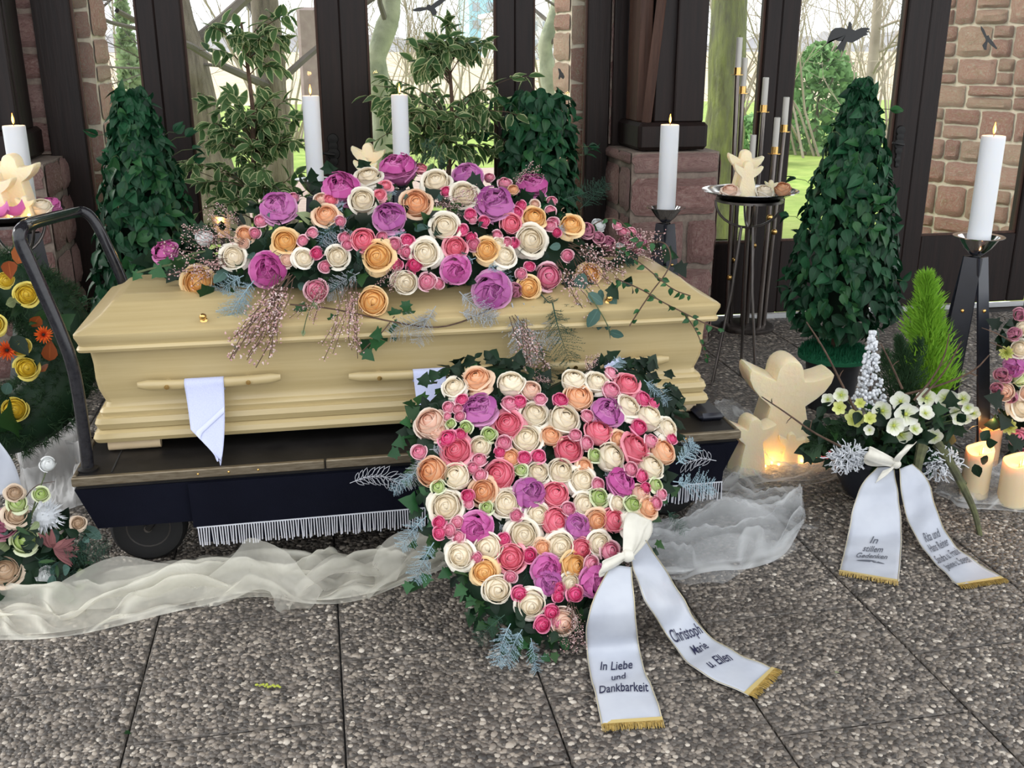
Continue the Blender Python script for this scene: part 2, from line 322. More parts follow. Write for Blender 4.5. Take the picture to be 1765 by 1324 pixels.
two('bark', (0.12, 0.095, 0.075), (0.36, 0.30, 0.24), 5, 0.95, 0.05, (4, 4, 0.6), detail=9); two('bark_green', (0.20, 0.23, 0.16), (0.44, 0.45, 0.33), 6, 0.95, 0.02, detail=8); two('bark_moss', (0.13, 0.12, 0.10), (0.30, 0.33, 0.11), 5, 0.95, 0.05, (3, 3, 0.8), detail=9); two('branch_moss', (0.045, 0.045, 0.028), (0.11, 0.12, 0.05), 30, 0.9, 0.003)
two('twig_tan', (0.26, 0.21, 0.17), (0.42, 0.35, 0.29), 2, 0.9); two('twig_dark', (0.10, 0.085, 0.075), (0.2, 0.17, 0.15), 2, 0.9)
# petals
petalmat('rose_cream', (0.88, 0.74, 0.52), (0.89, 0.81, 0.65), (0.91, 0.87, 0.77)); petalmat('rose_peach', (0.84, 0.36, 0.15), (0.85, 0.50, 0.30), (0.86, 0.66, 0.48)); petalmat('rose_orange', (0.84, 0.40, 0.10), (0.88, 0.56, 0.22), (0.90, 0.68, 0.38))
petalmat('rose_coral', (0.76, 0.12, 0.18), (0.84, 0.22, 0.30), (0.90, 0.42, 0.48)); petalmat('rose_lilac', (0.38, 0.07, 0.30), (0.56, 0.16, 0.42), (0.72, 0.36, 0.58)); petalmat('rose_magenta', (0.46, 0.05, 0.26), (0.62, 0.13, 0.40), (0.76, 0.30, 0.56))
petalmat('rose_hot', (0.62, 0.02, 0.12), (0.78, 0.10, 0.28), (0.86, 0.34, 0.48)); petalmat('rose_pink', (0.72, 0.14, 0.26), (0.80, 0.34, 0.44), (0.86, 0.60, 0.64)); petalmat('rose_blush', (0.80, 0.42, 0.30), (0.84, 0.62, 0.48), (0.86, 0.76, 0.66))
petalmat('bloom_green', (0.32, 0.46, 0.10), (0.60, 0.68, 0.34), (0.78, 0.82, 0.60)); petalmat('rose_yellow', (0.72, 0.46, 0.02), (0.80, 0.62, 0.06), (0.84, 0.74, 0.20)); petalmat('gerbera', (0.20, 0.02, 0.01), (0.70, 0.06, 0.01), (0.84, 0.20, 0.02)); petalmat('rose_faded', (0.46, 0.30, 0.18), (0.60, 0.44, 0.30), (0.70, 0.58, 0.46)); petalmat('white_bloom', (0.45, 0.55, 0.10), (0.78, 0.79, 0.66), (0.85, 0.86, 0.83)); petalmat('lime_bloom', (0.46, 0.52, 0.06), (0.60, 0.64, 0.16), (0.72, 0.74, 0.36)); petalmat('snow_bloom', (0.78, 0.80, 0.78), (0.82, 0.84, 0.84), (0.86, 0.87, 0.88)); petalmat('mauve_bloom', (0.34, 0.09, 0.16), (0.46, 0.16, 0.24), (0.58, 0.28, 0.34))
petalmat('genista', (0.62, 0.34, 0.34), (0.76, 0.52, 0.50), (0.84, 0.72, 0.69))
flat('sticker', (0.010, 0.011, 0.012), 0.4); two('pot_black', (0.010, 0.011, 0.014), (0.018, 0.020, 0.026), 30, 0.4); two('pot_slate', (0.016, 0.020, 0.030), (0.035, 0.040, 0.055), 12, 0.55)
# ================================================================ the hall
WY = 5.6
# floor: exposed-aggregate slabs on a dark bed
k = N('aggregate').set(Roughness=0.55); v = k.coord(); 
vo = k.n('TexVoronoi'); vo.inputs['Scale'].default_value = 62; k.l(v, vo.inputs['Vector'])
sx = k.n('SeparateColor'); k.l(vo.outputs['Color'], sx.inputs[0])
PEB = [(0.0, (0.032, 0.028, 0.025)), (0.25, (0.075, 0.066, 0.058)), (0.5, (0.14, 0.122, 0.105)), (0.75, (0.215, 0.185, 0.155)), (0.92, (0.33, 0.285, 0.235)), (1.0, (0.56, 0.51, 0.44))]
c = k.ramp(sx.outputs[0], PEB); e = k.ramp(vo.outputs['Distance'], [(0.35, (1, 1, 1)), (0.85, (0, 0, 0))]); c = k.mix(e, (0.075, 0.066, 0.058), c)
c = k.mix(k.ramp(k.noise(k.coord(), 1.3, 4), [(0.50, (0, 0, 0)), (0.68, (0.6,) * 3)]), c, (0.055, 0.045, 0.036))
k.col(c); k.bump(e, 0.006)
k = N('pebble').set(Roughness=0.5); g = k.n('NewGeometry'); c = k.ramp(g.outputs['Random Per Island'], PEB)
c = k.mix(k.ramp(k.noise(k.coord(), 1.3, 4), [(0.50, (0, 0, 0)), (0.68, (0.55,) * 3)]), c, (0.055, 0.043, 0.034)); k.col(c)
two('grout', (0.012, 0.012, 0.013), (0.03, 0.028, 0.026), 30, 0.9)
two('slab_edge', (0.10, 0.095, 0.085), (0.16, 0.15, 0.135), 50, 0.8)
floor = MB().box(-6, 8, -3.5, WY + 0.1, -0.12, -0.012).build('floor', 'grout', smooth=False, kind='structure', label='grey exposed-aggregate slab floor of the hall')
X0, Y0, SL, GP = -0.009, 2.135, 0.508, 0.0045
sm = MB().bbox(0, SL - GP, 0, SL - GP, -0.04, 0, 0.003).mesh('slab', 'aggregate', False)
cols = range(-5, 10); joints = {}
for i in cols:
    off = Y0 + (0.0 if i % 2 else 0.254)
    for j in range(-3, 8):
        y = off + j * SL
        if y + SL > WY + 0.1: continue
        put('slab', sm, floor, Matrix.Translation((X0 + i * SL, y, 0)))
# pebbles showing in the near slabs
rs = np.random.RandomState(5); sp = 0.0128
gx, gy = np.meshgrid(np.arange(-1.55, 2.75, sp), np.arange(1.35, 3.45, sp * 0.9)); gx = gx.ravel(); gy = gy.ravel()
gx = gx + rs.uniform(-.5, .5, gx.size) * sp; gy = gy + rs.uniform(-.5, .5, gy.size) * sp
ci = np.floor((gx - X0) / SL).astype(int); fx = (gx - X0) - ci * SL; fy = np.mod(gy - Y0 - 0.254 * (ci % 2 == 0), SL)
rad = rs.uniform(0.0052, 0.0092, gx.size); big = rs.rand(gx.size) < 0.12; rad[big] *= 1.35
ok = (fx > rad * 0.8 + .003) & (fx < SL - GP - rad * 0.8 - .002) & (fy > rad * 0.8 + .003) & (fy < SL - GP - rad * 0.8 - .002)
# only what the camera's surroundings can see
vd = (gx * sin(YAW) + gy * cos(YAW)); ld = (gx * cos(YAW) - gy * sin(YAW)); ok &= (np.abs(ld) < 0.56 * vd + 0.35)
gx, gy, rad = gx[ok], gy[ok], rad[ok]; n = gx.size
ang = rs.rand(n) * 2 * pi; el = rs.uniform(0.6, 1.0, n); hh = rad * rs.uniform(0.35, 0.65, n)
tpl = []
for rr, zz in ((1.0, 0.0), (0.80, 0.62)):
    for q in range(7): tpl.append((rr * cos(q * 2 * pi / 7), rr * sin(q * 2 * pi / 7), zz))
tpl.append((0, 0, 1)); tpl = np.array(tpl)
jit = 1 + rs.uniform(-0.16, 0.16, (n, 15)); lx = tpl[None, :, 0] * rad[:, None] * jit; ly = tpl[None, :, 1] * rad[:, None] * el[:, None] * jit; lz = tpl[None, :, 2] * hh[:, None] - 0.001
ca, sa = np.cos(ang)[:, None], np.sin(ang)[:, None]; tx = rs.uniform(-.25, .25, n)[:, None]
V = np.stack([gx[:, None] + lx * ca - ly * sa, gy[:, None] + lx * sa + ly * ca, lz + tx * lx * 0.5], -1).reshape(-1, 3)
ft = [[q, (q + 1) % 7, 7 + (q + 1) % 7, 7 + q] for q in range(7)]; f3 = [[7 + q, 7 + (q + 1) % 7, 14] for q in range(7)]
loop = np.array(sum(ft, []) + sum(f3, [])); tot = np.array([4] * 7 + [3] * 7)
npmesh('pebbles', V, (np.arange(n)[:, None] * 15 + loop[None]).ravel(), np.tile(tot, n), floor, 'pebble', 'stuff')

# ceiling, open front of the hall behind the camera
ce = MB()
ce.box(-6, 8, 2.3, WY + 0.12, 4.7, 4.85).build('ceiling', 'ceiling_wood', smooth=False, kind='structure', label='dark wooden ceiling of the hall')
# stone-built and timber window wall
def timber(name, x0, x1, y0, y1, z0, z1, parent, m='timber', b=0.006): return MB().bbox(x0, x1, y0, y1, z0, z1, b).build(name, m, parent, smooth=False)
ZT = 2.7; SILL = 0.465
G = [(-1.125, -0.82), (-0.609, 0.054), (0.299, 0.977), (1.176, 1.474), (1.70, 2.482), (2.677, 3.331), (3.589, 4.235)]
L = [(-1.30, -0.735), (-0.735, 0.165), (0.165, 1.075), (1.075, 1.60), (1.62, 2.572), (2.572, 3.47), (3.47, 4.36)]
DL = ['narrow glazed timber side panel beside the left stone pier', 'glazed timber door leaf behind the left variegated tree', 'glazed timber door leaf behind the two middle candles and the right variegated tree', 'narrow glazed timber side panel behind the middle ivy column',
      'glazed timber panel behind the cluster of steel tubes', 'glazed timber door leaf behind the right ivy cone with the large bird sticker', 'glazed timber panel at the far right looking onto the stone wall']
for i, ((g0, g1), (l0, l1)) in enumerate(zip(G, L)):
    d = thing('door_%d' % (i + 1), ((l0 + l1) / 2, WY, 0), DL[i], None, kind='structure')
    timber('stile', l0, g0, WY - 0.05, WY + 0.04, 0.035, ZT, d); timber('stile', g1, l1, WY - 0.05, WY + 0.04, 0.035, ZT, d)
    timber('bottom_rail', g0 + .0005, g1 - .0005, WY - 0.045, WY + 0.035, 0.035, SILL, d)
    timber('top_rail', g0 + .0005, g1 - .0005, WY - 0.045, WY + 0.035, ZT - .15, ZT, d)
    b = MB(); w = 0.012
    b.box(g0, g0 + w, WY - .028, WY - .012, SILL, ZT - .15); b.box(g1 - w, g1, WY - .028, WY - .012, SILL, ZT - .15); b.box(g0 + w, g1 - w, WY - .028, WY - .012, SILL, SILL + w)
    b.build('glazing_bead', 'timber_worn', d, smooth=False)
    MB().box(g0, g1, WY - .004, WY + .004, SILL, ZT - .15).build('pane', 'glass', d, smooth=False)
    MB().bbox(l0 + .004, l1 - .004, WY - .058, WY - .045, 0.0, 0.03, 0.002).build('weather_bar', 'aluminium', d, smooth=False)
def door_plate(px, py, parent):
    p = at(px, py, y=WY - .055); h = MB()
    for dz, r in ((0.075, .030), (0.04, .026), (0.0, .034), (-0.04, .024), (-0.09, .020), (-.125, .012)):
        h.lathe([(0.001, 0), (r, 0), (r * .9, .006), (0.001, .008)], p + Vector((0, 0, dz)), 12, 0, Matrix.Rotation(pi / 2, 3, 'X'))
    h.box(p.x - .012, p.x + .012, p.y - .006, p.y + .004, p.z - .13, p.z + .09)
    q = h.build('handle_plate', 'iron', parent)
    MB().tube([p + Vector((0, 0, 0)), p + Vector((0, -.045, 0)), p + Vector((-.03, -.05, 0.004)), p + Vector((-.075, -.05, .012))], [.008, .008, .008, .006], 8).build('lever', 'iron', q)
doors = {o.name: o for o in bpy.data.objects if o.name.startswith('door_')}
door_plate(575, 265, doors['door_2']); door_plate(1550, 248, doors['door_6'])
MB().box(-6, 8, WY - .05, WY + .1, ZT, 4.71).build('wall_back', 'timber', smooth=False, kind='structure', label='dark timber lintel above the glazed doors')

# stones
rq = random.Random(3)
def stone_mesh(seed, nx=7, nz=5):
    r = random.Random(seed); b = MB()
    def fn(u, v):
        x, z = u * 2 - 1, v * 2 - 1; e = max(abs(x) ** 8, abs(z) ** 8)
        dep = -1 + e * 0.9 + 0.45 * noise.noise(Vector((x * 1.6 + seed * 7, z * 1.6, seed))) * (1 - e)
        kx = 1 - .10 * (.5 + noise.noise(Vector((z * 1.3 + seed * 3, 5 + (x > 0) * 4, seed)))); kz = 1 - .16 * (.5 + noise.noise(Vector((x * 1.3 + seed * 5, 9 + (z > 0) * 4, seed))))
        if abs(x) > .9 and abs(z) > .9: kx -= .04; kz -= .05
        return (x * 0.5 * kx, dep, z * 0.5 * kz)
    b.grid(fn, nx, nz, flip=False)
    return b
stones = [stone_mesh(i).mesh('stone', 'sandstone', True, 60) for i in range(6)]; stones_o = [stone_mesh(i + 10).mesh('stone', 'sandstone_out', True, 60) for i in range(6)]
def stone_face(parent, p0, ux, n, w, z0, z1, lib, ch=(0.13, 0.2), cw=(0.18, 0.38), gap=0.014, depth=0.018):
    "courses of rough stones on a vertical face: p0 the low corner, ux along, n outward"
    ux = Vector(ux).normalized(); n = Vector(n).normalized(); z = z0; rot = Matrix((ux, -n, Vector((0, 0, 1)))).transposed()
    while z < z1 - 0.03:
        h = min(rq.uniform(*ch), z1 - z); 
        if z1 - (z + h) < 0.07: h = z1 - z
        x = 0
        while x < w - 0.01:
            ww = min(rq.uniform(*cw), w - x)
            if w - (x + ww) < cw[0] * 0.6: ww = w - x
            c = Vector(p0) + ux * (x + ww / 2) + Vector((0, 0, z + h / 2 - p0[2])) 
            if h > .15 and lib is stones_o and rq.random() < .35:
                q = h * rq.uniform(.38, .62)
                for hh_, zz_ in ((q, -h / 2 + q / 2), (h - q, q / 2)): put('stone', rq.choice(lib), parent, TRS(c + Vector((0, 0, zz_)), rot, (ww - gap, depth * rq.uniform(.7, 1.2), hh_ - gap)))
            else: put('stone', rq.choice(lib), parent, TRS(c, rot, (ww - gap, depth * rq.uniform(.7, 1.2), h - gap)))
            x += ww
        z += h
PT = 1.045; PF = 5.125
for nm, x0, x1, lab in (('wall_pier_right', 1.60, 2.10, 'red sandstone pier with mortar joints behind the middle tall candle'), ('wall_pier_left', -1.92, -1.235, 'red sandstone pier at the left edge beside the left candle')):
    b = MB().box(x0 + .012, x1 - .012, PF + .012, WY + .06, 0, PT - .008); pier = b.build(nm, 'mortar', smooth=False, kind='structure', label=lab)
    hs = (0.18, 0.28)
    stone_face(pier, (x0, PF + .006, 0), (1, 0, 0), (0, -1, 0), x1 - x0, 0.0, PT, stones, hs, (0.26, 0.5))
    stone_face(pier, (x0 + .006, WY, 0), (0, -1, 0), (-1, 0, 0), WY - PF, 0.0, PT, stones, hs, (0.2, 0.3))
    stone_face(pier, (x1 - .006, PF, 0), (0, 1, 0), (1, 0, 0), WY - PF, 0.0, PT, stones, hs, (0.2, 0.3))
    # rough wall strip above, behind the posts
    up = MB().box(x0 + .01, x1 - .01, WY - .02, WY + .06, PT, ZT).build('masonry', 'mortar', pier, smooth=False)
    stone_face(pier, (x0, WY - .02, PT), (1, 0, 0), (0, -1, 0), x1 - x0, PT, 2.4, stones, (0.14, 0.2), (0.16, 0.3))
    # timber sill block and posts
    s = 1 if x0 > 0 else -1
    xa, xb = (x0 + .05, x1 - .07) if s > 0 else (x0 + .1, x1 - .09)
    blk = thing('wall_post_right' if s > 0 else 'wall_post_left', (xa, PF + .05, PT), ('dark timber post group standing on the right stone pier' if s > 0 else 'dark timber post group standing on the left stone pier'), None, kind='structure')
    timber('sill_block', xa, xb, PF + .035, WY - .05, PT, PT + .14, blk, 'timber', .018)
    timber('post', xa + .10, xb - .012, PF + .10, PF + .32, PT + .14, ZT, blk); timber('post', xa + .02, xa + .09, PF + .14, PF + .34, PT + .14, ZT, blk, 'timber_worn')
    timber('post', xb - .18, xb - .02, PF + .07, PF + .099, PT + .14, ZT, blk)
    if s > 0:
        a = Vector((xa + .055, PF + .085, PT + .14)); MB().tube([a, a + Vector((.05, 0, .55)), a + Vector((.11, 0, 1.2))], .026, 4).build('brace', 'timber_worn', blk, smooth=False)
    else:
        timber('post', xb - .20, xb - .10, PF + .05, PF + .069, PT + .14, ZT, blk, 'timber_worn')

# ================================================================ outside
k = N('lawn').set(Roughness=0.95); f = k.noise(k.coord(), 3, 6); g = k.noise(k.coord(), 0.35, 4); c = k.ramp(f, [(0.3, (0.17, 0.28, 0.04)), (0.7, (0.34, 0.44, 0.10))]); k.col(k.mix(k.ramp(g, [(0.45, (0, 0, 0)), (0.75, (0.7,) * 3)]), c, (0.30, 0.30, 0.10))); k.bump(f, 0.05)
two('path_pink', (0.36, 0.26, 0.23), (0.48, 0.37, 0.32), 12, 0.95); two('reed_field', (0.46, 0.36, 0.24), (0.62, 0.50, 0.36), 1.5, 1.0)
lawn = MB().grid(lambda u, v: (-30 + 70 * u, WY + .25 + 25 * v, -0.05 + 0.05 * noise.noise(Vector((u * 20, v * 8, 0)))), 40, 20).build('lawn', 'lawn', kind='structure', label='bright green cemetery lawn beyond the doors')
MB().grid(lambda u, v: (-40 + 110 * u, WY + 24 + 60 * v, -0.1 + 1.2 * v), 6, 6).build('reed_field', 'reed_field', kind='structure', label='pale dry field behind the lawn')
MB().grid(lambda u, v: (lerp(-6, 3.2, u), 9.3 + 1.5 * u + 2.8 * v + .25 * sin(u * 9), 0.012), 24, 4).build('garden_path', 'path_pink', kind='structure', label='pinkish gravel path across the lawn')
# right: stone wing wall set at an angle outside the glass
wd = Vector((-0.47, 0.883, 0)); wn_ = Vector((-0.883, -0.47, 0)); p0 = Vector((4.75, 5.80, 0)) 
ww = MB(); 
for_ = [p0 + wd * 0.0, p0 + wd * 1.03, p0 + wd * 1.03 - wn_ * .4, p0 - wn_ * .4]
ww.add([q + Vector((0, 0, z)) for z in (-.1, 2.9) for q in for_], [(0, 1, 5, 4), (1, 2, 6, 5), (2, 3, 7, 6), (3, 0, 4, 7), (4, 5, 6, 7)])
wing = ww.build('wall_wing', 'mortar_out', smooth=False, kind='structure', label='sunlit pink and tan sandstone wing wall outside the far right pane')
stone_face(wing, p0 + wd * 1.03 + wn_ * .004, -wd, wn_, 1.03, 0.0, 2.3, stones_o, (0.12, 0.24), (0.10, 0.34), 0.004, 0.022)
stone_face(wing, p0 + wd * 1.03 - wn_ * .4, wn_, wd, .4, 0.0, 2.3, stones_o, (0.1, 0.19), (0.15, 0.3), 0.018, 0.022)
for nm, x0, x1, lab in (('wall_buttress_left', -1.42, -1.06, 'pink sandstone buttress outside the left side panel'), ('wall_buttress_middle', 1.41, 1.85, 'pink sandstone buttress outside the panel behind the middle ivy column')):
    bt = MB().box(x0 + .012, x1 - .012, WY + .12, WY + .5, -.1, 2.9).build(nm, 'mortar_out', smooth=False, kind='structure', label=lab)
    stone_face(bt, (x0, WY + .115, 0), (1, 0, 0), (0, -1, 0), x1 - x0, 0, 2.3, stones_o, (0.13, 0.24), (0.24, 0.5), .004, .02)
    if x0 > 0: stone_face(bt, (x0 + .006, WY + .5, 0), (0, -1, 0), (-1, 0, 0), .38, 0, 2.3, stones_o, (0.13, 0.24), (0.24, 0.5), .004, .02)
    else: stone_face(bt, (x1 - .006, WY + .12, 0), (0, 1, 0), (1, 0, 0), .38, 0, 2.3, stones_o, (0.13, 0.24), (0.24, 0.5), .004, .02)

# trees beyond the glass
rt = random.Random(11)
def rv(s=1.0): return Vector((rt.gauss(0, 1), rt.gauss(0, 1), rt.gauss(0, 1))) * s
def limb(b, p, d, L_, r, depth, spread=0.55, up=0.1, seg=5, kids=(3, 5), nn=6):
    pts = [p]; q = p.copy(); dd = d.normalized()
    for i in range(seg):
        dd = (dd + rv(0.13) + Vector((0, 0, up * 0.4))).normalized(); q = q + dd * (L_ / seg); pts.append(q.copy())
    b.tube(pts, [lerp(r, r * 0.45, i / seg) for i in range(seg + 1)], nn if depth > 1 else 3, cap=False)
    if depth > 0:
        for j in range(rt.randint(*kids)):
            t = rt.uniform(0.35, 1.0); i = min(int(t * seg), seg - 1); s = pts[i].lerp(pts[i + 1], t * seg - i)
            nd = (dd + rv(spread)).normalized()
            limb(b, s, nd, L_ * rt.uniform(0.45, 0.75), r * 0.42, depth - 1, spread, up, max(3, seg - 1), kids, nn)
def tree(name, base, path, radii, mt, lab, limbs=8, ll=1.8, depth=3, zmin=1.2, twig='twig_dark', kids=(3, 5), cat='tree', grp=None):
    t = thing(name, base, lab, cat, grp); base = Vector(base); pts = [base + Vector(q) for q in path]
    tb = MB(); fine = []
    for i in range(len(pts) - 1):
        for s in range(4): fine.append((pts[i].lerp(pts[i + 1], s / 4), lerp(radii[i], radii[i + 1], s / 4)))
    fine.append((pts[-1], radii[-1]))
    tb.tube([q for q, _ in fine], [r * (1 + .06 * rt.gauss(0, 1)) for _, r in fine], 12); tb.build('trunk', mt, t)
    b = MB()
    for i in range(limbs):
        q, r = rt.choice([x for x in fine if x[0].z > zmin] or fine[-2:]); a = rt.uniform(0, 2 * pi)
        limb(b, q, Vector((cos(a), sin(a) * .6, rt.uniform(0.0, 0.9))), ll * rt.uniform(.6, 1.2), max(r * .3, .012), depth, kids=kids)
    b.build('branches', twig, t); return t
def gpos(px, y): p = at(px, 200, y=y); return (p.x, y, -0.05)
tree('old_tree', gpos(368, 9.2), [(0, 0, 0), (-.1, 0, .8), (-.25, 0, 1.8), (-.45, 0, 3.4)], [.27, .20, .18, .15], 'bark', 'broad grey old tree trunk seen behind the left variegated tree', 9, 2.2, 3)
tree('old_tree', gpos(470, 9.9), [(0, 0, 0), (.02, 0, 1), (.0, 0, 2), (-.05, 0, 3.6)], [.17, .135, .12, .10], 'bark', 'second grey tree trunk rising behind the top of the left variegated tree', 8, 2.0, 3)
tree('bare_tree', gpos(655, 10.5), [(0, 0, 0), (.03, 0, .9), (-.02, 0, 1.5), (.14, 0, 1.9), (.2, 0, 2.6), (.3, 0, 3.6)], [.125, .11, .105, .09, .08, .07], 'bark_green', 'pale green-grey leaning bare tree behind the second middle candle', 9, 2.0, 3, 1.6)
tree('bare_tree', gpos(945, 12.0), [(0, 0, 0), (.03, 0, 1.1), (-.05, 0, 1.6), (.1, 0, 2.1), (.05, 0, 3.2)], [.12, .10, .09, .07, .06], 'bark_green', 'pale forked bare tree behind the middle ivy column', 8, 1.6, 3, 1.4)
tree('mossy_tree', gpos(1243, 8.6), [(0, 0, 0), (.04, 0, .7), (.02, 0, 1.5), (-.02, 0, 3.2)], [.22, .175, .165, .15], 'bark_moss', 'thick moss-covered tree trunk behind the steel tube cluster', 7, 2.0, 3, 1.9)
tree('slim_tree', gpos(1490, 16), [(0, 0, 0), (.05, 0, 1.5), (0, 0, 3), (.1, 0, 5)], [.10, .08, .07, .05], 'twig_tan', 'slim bare young tree behind the right ivy cone', 12, 1.6, 3, .8, 'twig_tan')
for px, y, lab in ((1385, 15, 'bare tan shrub left of the round green bush'), (1460, 22, 'tall bare shrub far behind the large bird sticker'), (1530, 19, 'bare shrub close to the right mullion in the distance'), (1275, 17, 'bare shrub seen beside the mossy trunk'), (820, 20, 'bare twiggy shrub right of the right variegated tree'), (740, 24, 'bare twiggy thicket behind the right variegated tree top'), (205, 17, 'bare twiggy tree behind the left ivy cone'), (510, 18, 'bare thicket left of the first middle candle'), (690, 22, 'bare thicket behind the second middle candle'), (940, 22, 'bare thicket in the narrow middle panel')):
    t = thing('bare_shrub', gpos(px, y), lab, 'shrub', 'bare shrubs beyond the lawn'); b = MB(); base = Vector(gpos(px, y))
    for i in range(11): limb(b, base + rv(.25) * Vector((1, 1, 0)), Vector((rt.gauss(0, .35), rt.gauss(0, .2), 1)), rt.uniform(1.6, 3.4), .022, 2, .5, .15, 4, (3, 5), 4)
    b.build('stems', 'twig_tan', t)
def ellip_bush(name, px, y, rx, h, mt, lab, n=1500, ls=.12, pw=1.0, cat='shrub'):
    base = Vector(gpos(px, y)); t = thing(name, base, lab, cat)
    MB().tube([base, base + Vector((0, 0, h * .6))], [.05, .02], 6).build('trunk', 'bark', t)
    me = MB().add([(-.5, 0, 0), (0, .1, .5), (.5, 0, 0), (0, .1, -.5)], [(0, 1, 2, 3)]).mesh('leaf', mt)
    it = []
    for i in range(n):
        z = rt.random(); a = rt.uniform(0, 2 * pi); rr = rx * (max(0, 1 - z ** 2) ** .5 if pw == 1 else (1 - z) ** .8) * rt.uniform(.6, 1.03)
        p = base + Vector((rr * cos(a), rr * sin(a), .05 + z * h)); it.append((me, TRS(p, rotm(Vector((cos(a), sin(a), .4)) + rv(.5), rt.uniform(0, 6)), ls * rt.uniform(.6, 1.3))))
    merge('foliage', it, t, mt)
leafmat('bush_green', (0.10, 0.20, 0.08), (0.20, 0.34, 0.14), .6); leafmat('bush_lime', (0.28, 0.44, 0.05), (0.44, 0.60, 0.10), .6); leafmat('hedge_pale', (0.16, 0.24, 0.12), (0.28, 0.36, 0.2), .6)
ellip_bush('round_bush', 1408, 15.5, .72, 1.6, 'bush_green', 'round green bush on the lawn left of the right ivy cone', 2200, .13)
ellip_bush('lime_conifer', 182, 12.5, .30, 1.05, 'bush_lime', 'bright lime green conifer behind the left ivy cone', 900, .10, 2)
ellip_bush('slim_cypress', 232, 13.0, .22, 2.4, 'hedge_pale', 'slim pale cypress beside the left mullion', 1000, .10, 2)
ellip_bush('low_bush', 1300, 14, .45, .62, 'bush_green', 'low green bush beside the narrow tube candle', 700, .12)
ellip_bush('lime_hedge', 195, 10.8, .50, .62, 'bush_lime', 'low bright hedge behind the left ivy cone', 900, .10)
# gravestones, fence stone, far buildings
two('headstone', (0.34, 0.26, 0.25), (0.46, 0.37, 0.35), 12, .9)
for px, y, w, h, lab in ((1362, 16, .42, .34, 'pinkish gravestone on the lawn beside the steel tube candles'), (1345, 19, .3, .28, 'small grey gravestone farther back on the lawn'), (1520, 17, .36, .2, 'low flat gravestone on the lawn behind the right ivy cone'), (1392, 20, .5, .12, 'flat grave slab on the lawn near the round bush'), (1283, 15, .22, .2, 'small dark gravestone next to the mossy trunk')):
    p = Vector(gpos(px, y)); b = MB(); prof = [(-w / 2, 0), (w / 2, 0), (w / 2, h * .8), (w * .3, h), (-w * .3, h), (-w / 2, h * .8)]
    b.add([(p.x + q[0], p.y + d, p.z + q[1]) for d in (0, .12) for q in prof], [(0, 1, 2, 3, 4, 5), (11, 10, 9, 8, 7, 6)] + [(i, i + 6, (i + 1) % 6 + 6, (i + 1) % 6) for i in range(6)])
    b.build('gravestone', 'headstone', smooth=False, label=lab, cat='gravestone', group='gravestones on the lawn')
pp = Vector(gpos(540, 11.5)); MB().bbox(pp.x - .11, pp.x + .11, pp.y, pp.y + .22, -.05, 1.95, .03).build('stone_post', 'headstone', smooth=False, label='square weathered stone post left of the first middle candle', cat='post')
two('far_wall', (0.62, 0.66, 0.70), (0.70, 0.73, 0.76), 1, .9); two('far_glass', (0.30, 0.36, 0.42), (0.4, 0.46, 0.5), 1, .4); two('far_blue', (0.28, 0.55, 0.66), (0.4, 0.66, 0.76), 2, .4)
def far_block(px, y, w, h, mt, lab, rows, cn, z0=0.0):
    p = at(px, 150, y=y); t = thing('far_building', (p.x, y, z0), lab, 'building')
    MB().box(p.x - w / 2, p.x + w / 2, y, y + 6, z0, z0 + h).build('wall', mt, t, smooth=False); MB().box(p.x - w / 2 - .2, p.x + w / 2 + .2, y - .2, y + 6.2, z0 + h, z0 + h + .3).build('roof', 'far_wall', t, smooth=False)
    me = MB().bbox(0, 1, -.06, .06, 0, 1, .02).mesh('window', 'far_glass', False)
    for i in range(rows):
        for j in range(cn):
            put('window', me, t, TRS((p.x - w / 2 + w * (j + .25) / cn, y, z0 + h * (i + .25) / rows), Matrix.Identity(3), (w / cn * .5, 1, h / rows * .5)))
far_block(930, 70, 6.0, 3.4, 'far_wall', 'pale far building with rows of windows in the narrow middle panel', 3, 8)
far_block(846, 80, 3.2, 7.5, 'far_blue', 'far blue-glass tower beside the middle mullion', 6, 3)
MB().grid(lambda u, v: (lerp(-50, 110, u), 95, -1 + v * (3.4 + 1.6 * noise.noise(Vector((u * 40, 0, 3))) + .8 * noise.noise(Vector((u * 160, 0, 3))))), 300, 3).build('far_treeline', two('far_trees', (0.36, 0.34, 0.36), (0.46, 0.44, 0.44), .6, 1).mt, kind='structure', label='hazy far line of bare trees on the horizon')
# bird stickers on the panes
def bird(name, pts, cx, cy, lab):
    b = MB(); P = [at(x, y, y=WY - .0065) for x, y in pts]; c = at(cx, cy, y=WY - .0065); n = len(P)
    vs = P + [c]; vs2 = [q + Vector((0, .0015, 0)) for q in vs]
    b.add(vs + vs2, [(i, (i + 1) % n, n) for i in range(n)] + [((i + 1) % n + n + 1, i + n + 1, n + n + 1) for i in range(n)] + [(i, i + n + 1, (i + 1) % n + n + 1, (i + 1) % n) for i in range(n)])
    b.build(name, 'sticker', smooth=False, label=lab, cat='sticker', group='bird silhouettes on the panes')
Z4 = lambda l: [(1365 + x / 4.4125, y / 4.4125) for x, y in l]
bird('bird_sticker', Z4([(262, 338), (275, 290), (300, 235), (330, 212), (375, 208), (422, 222), (432, 175), (440, 162), (455, 180), (457, 222), (480, 232), (530, 210), (580, 210), (596, 222), (570, 232), (596, 245), (565, 250), (580, 262), (545, 275), (500, 305), (455, 326), (418, 318), (400, 370), (388, 400), (378, 372), (370, 402), (355, 375), (332, 378), (365, 340), (385, 315), (350, 312), (320, 300), (285, 312)]), 1365 + 410 / 4.41, 265 / 4.41, 'large black bird sticker in the door pane behind the right ivy cone')
